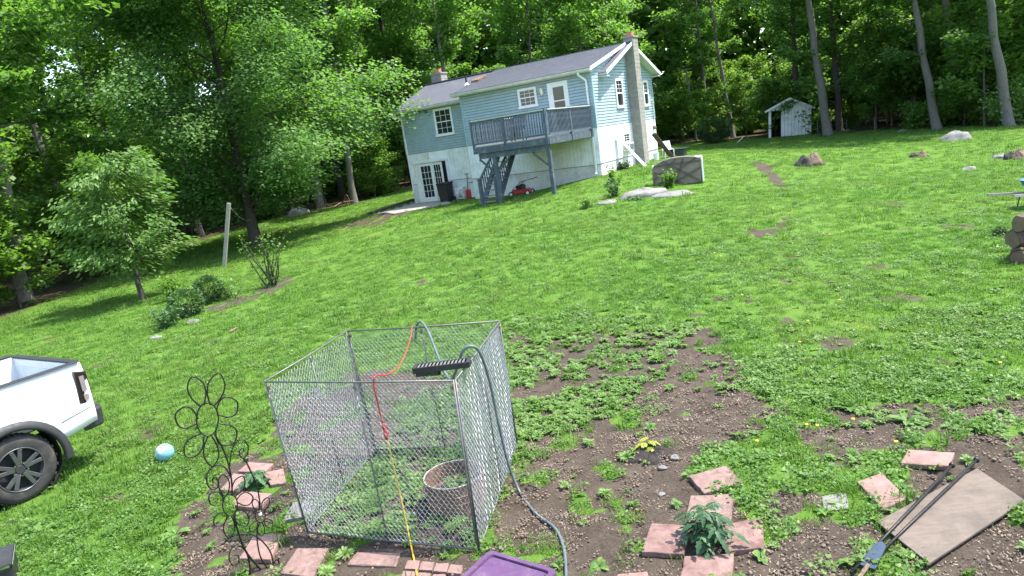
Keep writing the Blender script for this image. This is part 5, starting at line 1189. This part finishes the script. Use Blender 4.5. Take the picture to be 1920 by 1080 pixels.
def daisy(cx, cy, rx, ry, petals, r):
    ring = wire('flower_ring', [(cx+rx*math.cos(a), cy+ry*math.sin(a)) for a in np.linspace(0, 2*PI, 13)[:-1]], r, True)
    for (bx, by, tx, ty, wv) in petals:
        d = np.array([tx-bx, ty-by], float); l = np.linalg.norm(d); d /= l; n2 = np.array([-d[1], d[0]])
        pp = [np.array([bx, by])-n2*wv*.12, np.array([bx, by])+d*l*.35-n2*wv*.46, np.array([bx, by])+d*l*.72-n2*wv*.48, np.array([tx, ty]), np.array([bx, by])+d*l*.72+n2*wv*.48, np.array([bx, by])+d*l*.35+n2*wv*.46, np.array([bx, by])+n2*wv*.12]
        wire('petal', [tuple(v) for v in pp], r, False, ring)
daisy(229, 325, 53, 80, [(203, 258, 155, 120, 80), (252, 258, 285, 103, 78), (278, 295, 371, 240, 95), (280, 355, 355, 440, 100), (240, 405, 252, 550, 70), (205, 400, 125, 505, 78), (180, 335, 75, 300, 100)], .0042)
daisy(338, 737, 36, 52, [(315, 695, 302, 590, 52), (355, 695, 400, 600, 52), (372, 720, 448, 700, 60), (370, 760, 418, 838, 62), (338, 790, 330, 895, 52), (318, 775, 265, 838, 52), (304, 730, 238, 690, 66)], .0036)
daisy(484, 790, 24, 32, [(470, 765, 455, 710, 30), (495, 765, 522, 702, 32), (505, 780, 552, 755, 36), (505, 805, 540, 845, 34), (488, 822, 488, 888, 32), (470, 818, 435, 865, 30), (460, 790, 422, 785, 34)], .003)
q = MB(); c3 = fp(*z7(486, 785)); q.lathe([(.001, -.02), (.016, -.012), (.02, 0), (.016, .012), (.001, .02)], 10, tuple(c3)); q.build('glass_bead', MT['chrome'], fl, smooth=True)
wire('stem', [(262, 395), (300, 460), (330, 540), (345, 620), (348, 690)], .0048); wire('stem', [(355, 785), (372, 850), (395, 920), (420, 970), (455, 1015), (500, 1065)], .0052)
wire('stem', [(410, 520), (440, 580), (468, 650), (482, 730), (482, 760)], .0042); wire('stem', [(472, 822), (468, 890), (475, 950), (490, 1000), (530, 1060)], .0042); wire('stem', [(420, 970), (432, 1020), (436, 1095)], .0052)
wire('scroll', [(335, 560), (345, 480), (370, 435), (405, 425), (425, 455), (420, 495), (400, 512), (384, 500), (385, 475), (398, 466), (405, 480)], .0038)
wire('scroll', [(340, 600), (310, 555), (265, 548), (232, 580), (225, 625), (245, 660), (270, 660), (283, 632), (270, 605), (255, 610), (256, 630)], .0038)
wire('scroll', [(300, 930), (330, 900), (380, 878), (440, 880), (490, 910), (530, 960), (545, 1010), (545, 1030)], .004)
wire('scroll', [(425, 985), (400, 945), (365, 935), (338, 960), (335, 1005), (355, 1030), (378, 1015), (378, 985), (360, 980)], .0036)
wire('scroll', [(500, 1060), (540, 1030), (565, 1000), (577, 1030), (575, 1070), (560, 1095)], .0042)
q = MB(); a3, b3 = fp(*z7(322, 912)), fp(*z7(290, 935)); q.tube([a3, (a3+b3)/2, b3], [.003, .012, .002], 6); q.build('leaf_tip', BM, fl)
q = MB(); a3, b3 = fp(*z7(402, 510)), fp(*z7(420, 535)); q.tube([a3, (a3+b3)/2, b3], [.006, .011, .005], 6); q.build('bud', BM, fl)
# ------------------------------------------------------------------ ball
Pb = G(313, 864); rb = .108; bl = thing('play_ball', 'light blue globe ball lying on the lawn near the truck', 'ball', up(Pb, 0))
q = MB(); q.lathe([(max(.0005, rb*math.cos(p)), rb+rb*math.sin(p)) for p in np.linspace(-PI/2, PI/2, 17)], 28); q.build('ball_skin', MT['ball'], bl, smooth=True)
rr_ = np.random.default_rng(4)
for k in range(9):
    dvec = Vector((rr_.normal(), rr_.normal()-.6, rr_.normal()*.8+.3)).normalized(); u = dvec.orthogonal().normalized(); v = dvec.cross(u); n = 10
    vs = [dvec*(rb*1.006)]+[((dvec+(u*math.cos(a)+v*math.sin(a))*rr_.uniform(.12, .36)).normalized()*(rb*1.006)) for a in np.linspace(0, 2*PI, n, False)]
    q = MB(); q.add([(p.x, p.y, p.z+rb) for p in vs], [(0, 1+i, 1+(i+1) % n) for i in range(n)]); q.build('printed_land', MT['land'] if k % 3 else MT['white_trim'], bl, smooth=True)
# ------------------------------------------------------------------ plants of the beds
def pinnate(name, label, cat, px, py, H, R, nst, lm, seed, leafL=.07):
    r = np.random.default_rng(seed); t = thing(name, label, cat, up(G(px, py), -.01)); st = MB(); V = []; T = []; Fc = []
    main = smooth_path((0, 0, -.02), (.05, .02, 1), H*.8, 6, r, .06, .05); st.tube(main, [.009, .008, .007, .006, .005, .004, .003], 6)
    for i in range(nst):
        u = .12+.88*(i+.5)/nst; p = np.array([np.interp(u*6, range(7), [m_[k] for m_ in main]) for k in range(3)]); az = i*2.4+r.uniform(-.3, .3); l = R*(1.1-.55*u)*r.uniform(.8, 1.15)
        br = smooth_path(p, (math.cos(az), math.sin(az), .75), l, 5, r, .08, -.17); st.tube(br, [.004]*3+[.003]*3, 4, cap=False)
        for j in range(1, 6):
            d = np.array(br[j])-np.array(br[j-1]); d /= np.linalg.norm(d); sd2 = np.cross(d, [0, 0, 1.]); sd2 /= np.linalg.norm(sd2)+1e-6; nn = np.cross(sd2, d)
            for s in ((-1, 1) if j < 5 else (0,)):
                a = d*.55+sd2*s*.85 if s else d; a = a/np.linalg.norm(a); a[2] -= .25; L_ = leafL*r.uniform(.75, 1.25)*(1.3 if s == 0 else 1); b_2 = np.cross(nn, a); b_2 /= np.linalg.norm(b_2)+1e-6; o0 = np.array(br[j]); b0 = len(V)
                prof = [(0, .02), (.22, .26), (.35, .17), (.52, .25), (.66, .13), (.8, .14), (1, 0)]
                for (q0, w0) in prof: c0 = o0+a*q0*L_-np.array([0, 0, 1])*.25*q0*q0*L_; V.extend([c0+b_2*w0*L_+nn*w0*L_*.25, c0, c0-b_2*w0*L_+nn*w0*L_*.25])
                tt = r.uniform(); T.extend([tt]*21)
                for k in range(6): Fc.extend([(b0+3*k, b0+3*k+1, b0+3*k+4, b0+3*k+3), (b0+3*k+1, b0+3*k+2, b0+3*k+5, b0+3*k+4)])
    st.build('stem', LEAF_STEM, t, smooth=True); npmesh('leaves', V, Fc, LEAF[lm], t, dict(tint=T)); return t
LEAF_STEM = mat('green_stem', (.08, .13, .04), .6, .2, 20)
pinnate('tomato_plant', 'dark green tomato plant growing between the red pavers', 'plant', 1328, 1020, .40, .21, 22, 'tomato', 5, .068)
pinnate('pepper_plant', 'small dark green plant growing amid pavers beside the flower stake', 'plant', 483, 914, .26, .15, 12, 'tomato', 8, .07)
pinnate('seedling', 'small yellowing seedling in a dark watered hollow', 'plant', 1215, 842, .16, .11, 7, 'yellow', 11, .06)
P = G(1218, 850); q = MB(); rw = np.random.default_rng(6); NA = 40; jit = [1+.35*(vn(3+2*math.cos(a), 3+2*math.sin(a), 7)-.5)*2+rw.normal()*.06 for a in np.linspace(0, 2*PI, NA, False)]
rads = [0, .05, .1, .15, .19, .215]; vw = []
for r0_ in rads:
    for k, a in enumerate(np.linspace(0, 2*PI, NA, False)):
        x_, y_ = r0_*jit[k]*math.cos(a), r0_*jit[k]*math.sin(a)*.85; vw.append((x_, y_, gz1(P[0]+x_, P[1]+y_)-P[2]+(.004+.028*math.sin(min(1, r0_/.2)*PI)*rw.uniform(.4, 1.2) if r0_ < .21 else -.02)))
q.add(vw, [(j*NA+i, j*NA+(i+1) % NA, (j+1)*NA+(i+1) % NA, (j+1)*NA+i)[::-1] for j in range(5) for i in range(NA)]); o = q.build('wet_hollow', mat('wet_soil', (.022, .017, .013), .9, .4, 14, bump=1, bscale=70), smooth=False); o.location = up(P, .004).tolist(); tag(o, 'dark wet soil ring around the yellowing seedling', kind='structure')
for i, (px, py, l) in enumerate([(80, 1000, 'leafy broad plantain rosette in the left lawn'), (330, 1002, 'leafy broad rosette at the soil edge by the flower stake'), (1530, 745, 'big pale leafed rosette weed at the lawn edge of the bed'), (1590, 765, 'pale broadleaf rosette next to the bare soil strip'), (1700, 790, 'broadleaf rosette at the soil strip behind the clean red paver')]):
    rs = rosette_mesh('rosette', 30+i, 11, .17, .07, LEAF['clover'], .4); COL.objects.link(rs); rs.name = 'rosette_weed'; rs.location = G(px, py).tolist(); tag(rs, l, 'weed')
# ------------------------------------------------------------------ log pile and wheelbarrow
for i, (px, py, r, L, rz, dz, l) in enumerate([(1925, 476, .13, .9, .2, .02, 'split log at the bottom of the woodpile'), (1932, 452, .15, .95, .1, .28, 'thick split log in the middle of the woodpile'), (1926, 430, .14, .8, .35, .55, 'thick reddish log on top of the woodpile'), (1906, 478, .09, .6, .9, .0, 'small pale split log fallen at the foot of the woodpile'), (1955, 440, .13, .9, -.1, .3, 'dark log at the back of the woodpile')]):
    b0 = G(1950, 486) if i != 3 else G(px, py)
    off = np.array([(px-1925)*.010, {0: 0, 1: .12, 2: .1, 3: 0, 4: .3}[i], 0]) if i != 3 else 0
    t = thing('firewood_log', l, 'log', b0+off+np.array([0, 0, dz+r*.6]), rz); rg_ = np.random.default_rng(i); n = 11; rad = [r*rg_.uniform(.8, 1.15) for _ in range(n)]
    ring = lambda x: [(x, rad[k]*math.cos(2*PI*k/n), rad[k]*math.sin(2*PI*k/n)) for k in range(n)]
    A, B = ring(-L/2), ring(L/2); q = MB(); q.add(A+B, [(k, (k+1) % n, n+(k+1) % n, n+k) for k in range(n)]); q.build('bark', MT['rotten'], t)
    for s, r3 in ((-1, A), (1, B)): q = MB(); q.add([(v[0]+s*.002, v[1]*.97, v[2]*.97) for v in r3], [tuple(range(n)) if s > 0 else tuple(range(n-1, -1, -1))]); q.build('cut_end', MT['cutwood'], t)
P = G(1925, 392); wbz = thing('wheelbarrow', 'blue tray wheelbarrow standing behind the woodpile', 'wheelbarrow', P, .25)
q = MB(); n = 16
def wr(a, b2, z): return [(.45+a*math.cos(2*PI*k/n)*(1 if abs(math.cos(2*PI*k/n)) < .9 else .98), b2*math.sin(2*PI*k/n), z) for k in range(n)]
rs_ = [wr(.28, .2, .30), wr(.42, .29, .48), wr(.52, .34, .62), wr(.55, .36, .63), wr(.50, .33, .625), wr(.40, .27, .48), wr(.27, .19, .32)]
q.add([v for r in rs_ for v in r], [(j*n+i, j*n+(i+1) % n, (j+1)*n+(i+1) % n, (j+1)*n+i) for j in range(6) for i in range(n)]+[tuple(range(n-1, -1, -1)), tuple(range(6*n, 7*n))]); q.build('tray', MT['blue_tub'], wbz, smooth=True)
for s in (-1, 1):
    q = MB(); q.beam((-.75, s*.3, .42), (1.15, s*.1, .22), .045, .05); q.build('handle', MT['weathered'], wbz)
    q = MB(); q.tube([(.1, s*.22, .33), (.02, s*.24, 0), (.3, s*.22, 0), (.35, s*.2, .3)], .014, 6); q.build('leg', MT['black_metal'], wbz)
q = MB(); q.lathe([(.06, -.04), (.17, -.045), (.19, 0), (.17, .045), (.06, .04)], 18, (1.15, 0, .19), 'y'); q.build('wheel', MT['tyre'], wbz)
# ------------------------------------------------------------------ pickup truck (rear corner in view)
TS = .92
tk = thing('pickup_truck', 'white pickup truck with black flares parked at the lawn side', 'truck', (-5.86, 7.46, -.15), 1.0); tk.scale = (TS,)*3
tk.location.z = gz1(-5.86, 7.46)-.01
TW = MT['truck_white']; XR = 1.02; BW = 1.98; RY = .44; XF = -1.35
# local: X to the rear, Y to the far side, wheel centre at X=0
def side(y0, sgn, par):
    n = 40; m2 = 9; V = []; xs_ = np.linspace(XF, XR, n)
    bul = lambda z: .035*math.sin(min(1, max(0, (z-.5)/1.0))*PI)-.05*max(0, (z-1.25))/.25-.03*max(0, .75-z)
    for x in xs_:
        arch = .53*1.0; zb = .56+(.10*max(0, x-.55)/.5 if x > .55 else 0)
        if abs(x) < arch: zb = max(zb, .42+math.sqrt(max(0, arch*arch-x*x))*1.0)
        for j in range(m2+1):
            z = zb+(1.47-zb)*j/m2; V.append((x, y0-sgn*bul(z), z))
    f = [(i*(m2+1)+j, (i+1)*(m2+1)+j, (i+1)*(m2+1)+j+1, i*(m2+1)+j+1) for i in range(n-1) for j in range(m2)]
    if sgn < 0: f = [t[::-1] for t in f]
    q = MB(); q.add(V, f); o = q.build('bedside', TW, par, smooth=True); sd3 = o.modifiers.new('thick', 'SOLIDIFY'); sd3.thickness = .03; sd3.offset = -1
    # flare
    q = MB(); R0, R1 = .50, .60; vs = []; m3 = 22
    for a in np.linspace(-.16, PI+.16, m3):
        ca, sa = math.cos(a), math.sin(a)
        for (r, dy) in ((R0, .02), (R0, .075), (R0+.03, .085), (R1, .055), (R1+.015, .0)): vs.append((r*ca*1.02, y0-sgn*dy, .42+r*sa))
    q.add(vs, [(i*5+j, i*5+j+1, (i+1)*5+j+1, (i+1)*5+j) for i in range(m3-1) for j in range(4)]); q.build('fender_flare', MT['flare'], par, smooth=True)
    q = MB(); q.beam((XF, y0+sgn*.05, 1.488), (XR-.02, y0+sgn*.05, 1.488), .10, .02); q.build('rail_cap', MT['flare'], par, bevel=.01)
    q = MB(); q.box(XF, XR-.05, min(y0+sgn*.13, y0+sgn*.16), max(y0+sgn*.13, y0+sgn*.16), .8, 1.47); q.build('bed_inner_wall', TW, par)
    # seam below the lamp
    q = MB(); q.beam((.58, y0-sgn*.031, .80), (XR-.05, y0-sgn*.031, .86), .004, .008, (0, 0, 1)); q.build('panel_seam', MT['dark'], par)
    # wheel well liner
    q = MB(); q.lathe([(.5, 0), (.5, .32)], 20, (0, y0+(.0 if sgn > 0 else -.32), .46), 'y'); q.build('wheel_liner', MT['dark'], par)
    # tail lamp
    yl = y0-sgn*.048
    q = MB(); T_ = [(XR-.17, yl, .95), (XR+.02, yl+sgn*.03, .90), (XR+.02, yl+sgn*.03, 1.34), (XR-.14, yl, 1.39)]; B_ = [(a+.0, b2+sgn*.1, c3) for a, b2, c3 in T_]
    q.prism(T_ if sgn > 0 else T_[::-1], B_ if sgn > 0 else B_[::-1]); lm = q.build('tail_lamp', MT['lamp_dark'], par, bevel=.012)
    for (z0, z1) in ((1.10, 1.30), (.98, 1.05)):
        q = MB(); q.box(XR-.10, XR-.04, min(yl-sgn*.004, yl+sgn*.02), max(yl-sgn*.004, yl+sgn*.02), z0, z1); q.build('lens', MT['lamp_lens'], lm)
side(0, 1, tk); side(BW, -1, tk)
q = MB(); q.box(XF, XR-.02, .15, BW-.15, .78, .82); q.build('bed_floor', MT['flare'], tk)
q = MB(); q.box(XF, XF+.04, .1, BW-.1, .8, 1.47); q.build('bed_front_wall', TW, tk)
q = MB(); q.box(XR-.055, XR+.03, .13, BW-.13, .80, 1.46); tg = q.build('tailgate', TW, tk, bevel=.02)
q = MB(); q.box(XR-.06, XR-.058, .3, BW-.3, .95, 1.35); q.build('inner_panel', MT['white_panel'], tg)
q = MB(); q.box(XR-.06, XR+.035, .13, BW-.13, 1.462, 1.485); q.build('gate_cap', MT['flare'], tg)
q = MB(); q.box(XR+.0315, XR+.04, BW/2-.12, BW/2+.12, 1.28, 1.36); q.build('gate_handle', MT['flare'], tg)
out = [(XR-.18, .02), (XR+.12, .05), (XR+.18, .2), (XR+.18, BW-.2), (XR+.12, BW-.05), (XR-.18, BW-.02), (XR-.1, BW-.1), (XR-.1, .1)]
q = MB(); q.prism([(a, b2, .80) for a, b2 in out], [(a-.02, b2, .54) for a, b2 in out]); q.build('rear_bumper', MT['flare'], tk, bevel=.03)
q = MB(); q.box(XF-.0, XR-.1, .45, .55, .5, .62); q.box(XF, XR-.1, BW-.55, BW-.45, .5, .62); q.tube([(0, .25, .44), (0, BW-.25, .44)], .06, 8); q.build('underframe', MT['dark'], tk)
def wheel(x, y, s):
    q = MB(); q.lathe([(.27, 0), (.34, -.012), (.40, .0), (.425, .035), (.43, .12), (.425, .23), (.40, .265), (.34, .275), (.27, .265)], 40, (0, 0, 0), 'y'); w3 = q.build('wheel', MT['tyre'], tk, smooth=True); w3.location = (x, y if s > 0 else y, .43); w3.rotation_euler = (0, 0, 0 if s > 0 else PI)
    q = MB()
    for k in range(44):
        a = 2*PI*k/44; ca, sa = math.cos(a), math.sin(a); o2 = .03 if k % 2 else .0
        for (y0, y1) in ((.02+o2, .11+o2), (.15-o2*.5, .25-o2)):
            p = Vector((ca*.431, 0, sa*.431)); q.beam((p.x, y0, p.z), (p.x, y1, p.z), .035, .014, (ca, 0, sa))
    tag(q.build('tread_block', MT['tyre'], w3), kind='stuff')
    q = MB(); q.lathe([(.27, .0), (.262, .015), (.25, .06), (.25, .24)], 36, (0, 0, 0), 'y'); q.lathe([(.275, .0), (.272, -.008), (.262, -.006), (.26, .015)], 36, (0, 0, 0), 'y'); q.build('rim', MT['rim'], w3, smooth=True)
    q = MB(); q.lathe([(.001, .1), (.25, .1)], 30, (0, 0, 0), 'y'); q.build('brake_disc', MT['dark'], w3)
    for k in range(5):
        a = 2*PI*k/5+.3; sp_ = MB()
        for da in (-.13, .13):
            c0, c1 = Vector((math.cos(a+da*.6), 0, math.sin(a+da*.6))), Vector((math.cos(a+da*1.5), 0, math.sin(a+da*1.5)))
            sp_.beam((c0.x*.06, .02, c0.z*.06), (c1.x*.255, .012, c1.z*.255), .05, .035, (0, 1, 0))
        tag(sp_.build('spoke', MT['rim'], w3, bevel=.006), kind=None)
    q = MB(); q.lathe([(.001, .0), (.05, .0), (.065, .02), (.065, .06)], 18, (0, 0, 0), 'y'); q.build('hub_cap', MT['flare'], w3, smooth=False)
    for k in range(5): a = 2*PI*k/5+.95; q = MB(); q.lathe([(.001, -.004), (.013, -.004), (.013, .03)], 8, (math.cos(a)*.082, 0, math.sin(a)*.082), 'y'); q.build('lug_nut', MT['chrome'], w3)
wheel(0, -.03, 1); wheel(0, BW+.03, -1); wheel(-3.55, -.03, 1); wheel(-3.55, BW+.03, -1)
# cab and front end, out of the frame to the left
cb = [(-1.38, .56), (-1.38, 1.42), (-1.55, 1.92), (-2.6, 1.95), (-3.15, 1.42), (-4.35, 1.30), (-4.5, 1.1), (-4.5, .6), (-4.1, .56), (-3.9, .9), (-3.2, .9), (-3.0, .56)]
q = MB()
def cab(y, ins): return [(x, y+(ins*max(0, (z-1.35))/.6), z) for x, z in cb]
q.prism(cab(.02, .22)[::-1], cab(BW-.02, -.22)[::-1]); q.build('cab_body', TW, tk, bevel=.03)
q = MB(); q.prism([(-1.62, .045, 1.45), (-1.72, .18, 1.82), (-2.5, .19, 1.84), (-2.95, .045, 1.45)][::-1], [(-1.62, .09, 1.45), (-1.72, .23, 1.82), (-2.5, .24, 1.84), (-2.95, .09, 1.45)][::-1]); q.build('side_window', MT['glass'], tk)
q = MB(); q.prism([(-1.372, .3, 1.46), (-1.372, BW-.3, 1.46), (-1.53, BW-.38, 1.84), (-1.53, .38, 1.84)], [(-1.40, .3, 1.46), (-1.40, BW-.3, 1.46), (-1.56, BW-.38, 1.84), (-1.56, .38, 1.84)]); q.build('rear_window', MT['glass'], tk)
# ------------------------------------------------------------------ black trunk corner at the lower left
P = G(-14, 1100); bt = thing('black_storage_box', 'black storage box with chrome edge strip on the left lawn', 'box', P, .55)
q = MB(); q.box(-.3, .2, -.2, .22, 0, .2); q.build('box_body', MT['black_plastic'], bt, bevel=.02)
q = MB(); q.box(-.31, .21, -.21, .23, .2, .24); q.build('lid', MT['black_plastic'], bt, bevel=.012)
q = MB(); q.box(-.3, .19, -.212, -.2105, .205, .225); q.box(.2105, .213, -.2, .22, .205, .225); q.build('trim', MT['chrome'], bt)
# pale leaf litter and scraps on the lawn
for i, (px, py, l) in enumerate([(92, 636, 'pale scrap of bark lying on the left lawn'), (438, 622, 'pale curled scrap on the lawn behind the pen')]):
    q = MB(); q.prism([(-.14, -.03, .02), (.13, -.05, .035), (.15, .03, .03), (-.1, .05, .03)], [(-.14, -.03, .01), (.13, -.05, .025), (.15, .03, .02), (-.1, .05, .02)]); o = q.build('bark_scrap', MT['cutwood']); o.location = up(G(px, py), .03).tolist(); o.rotation_euler = (0, 0, i+.4); tag(o, l, 'scrap')
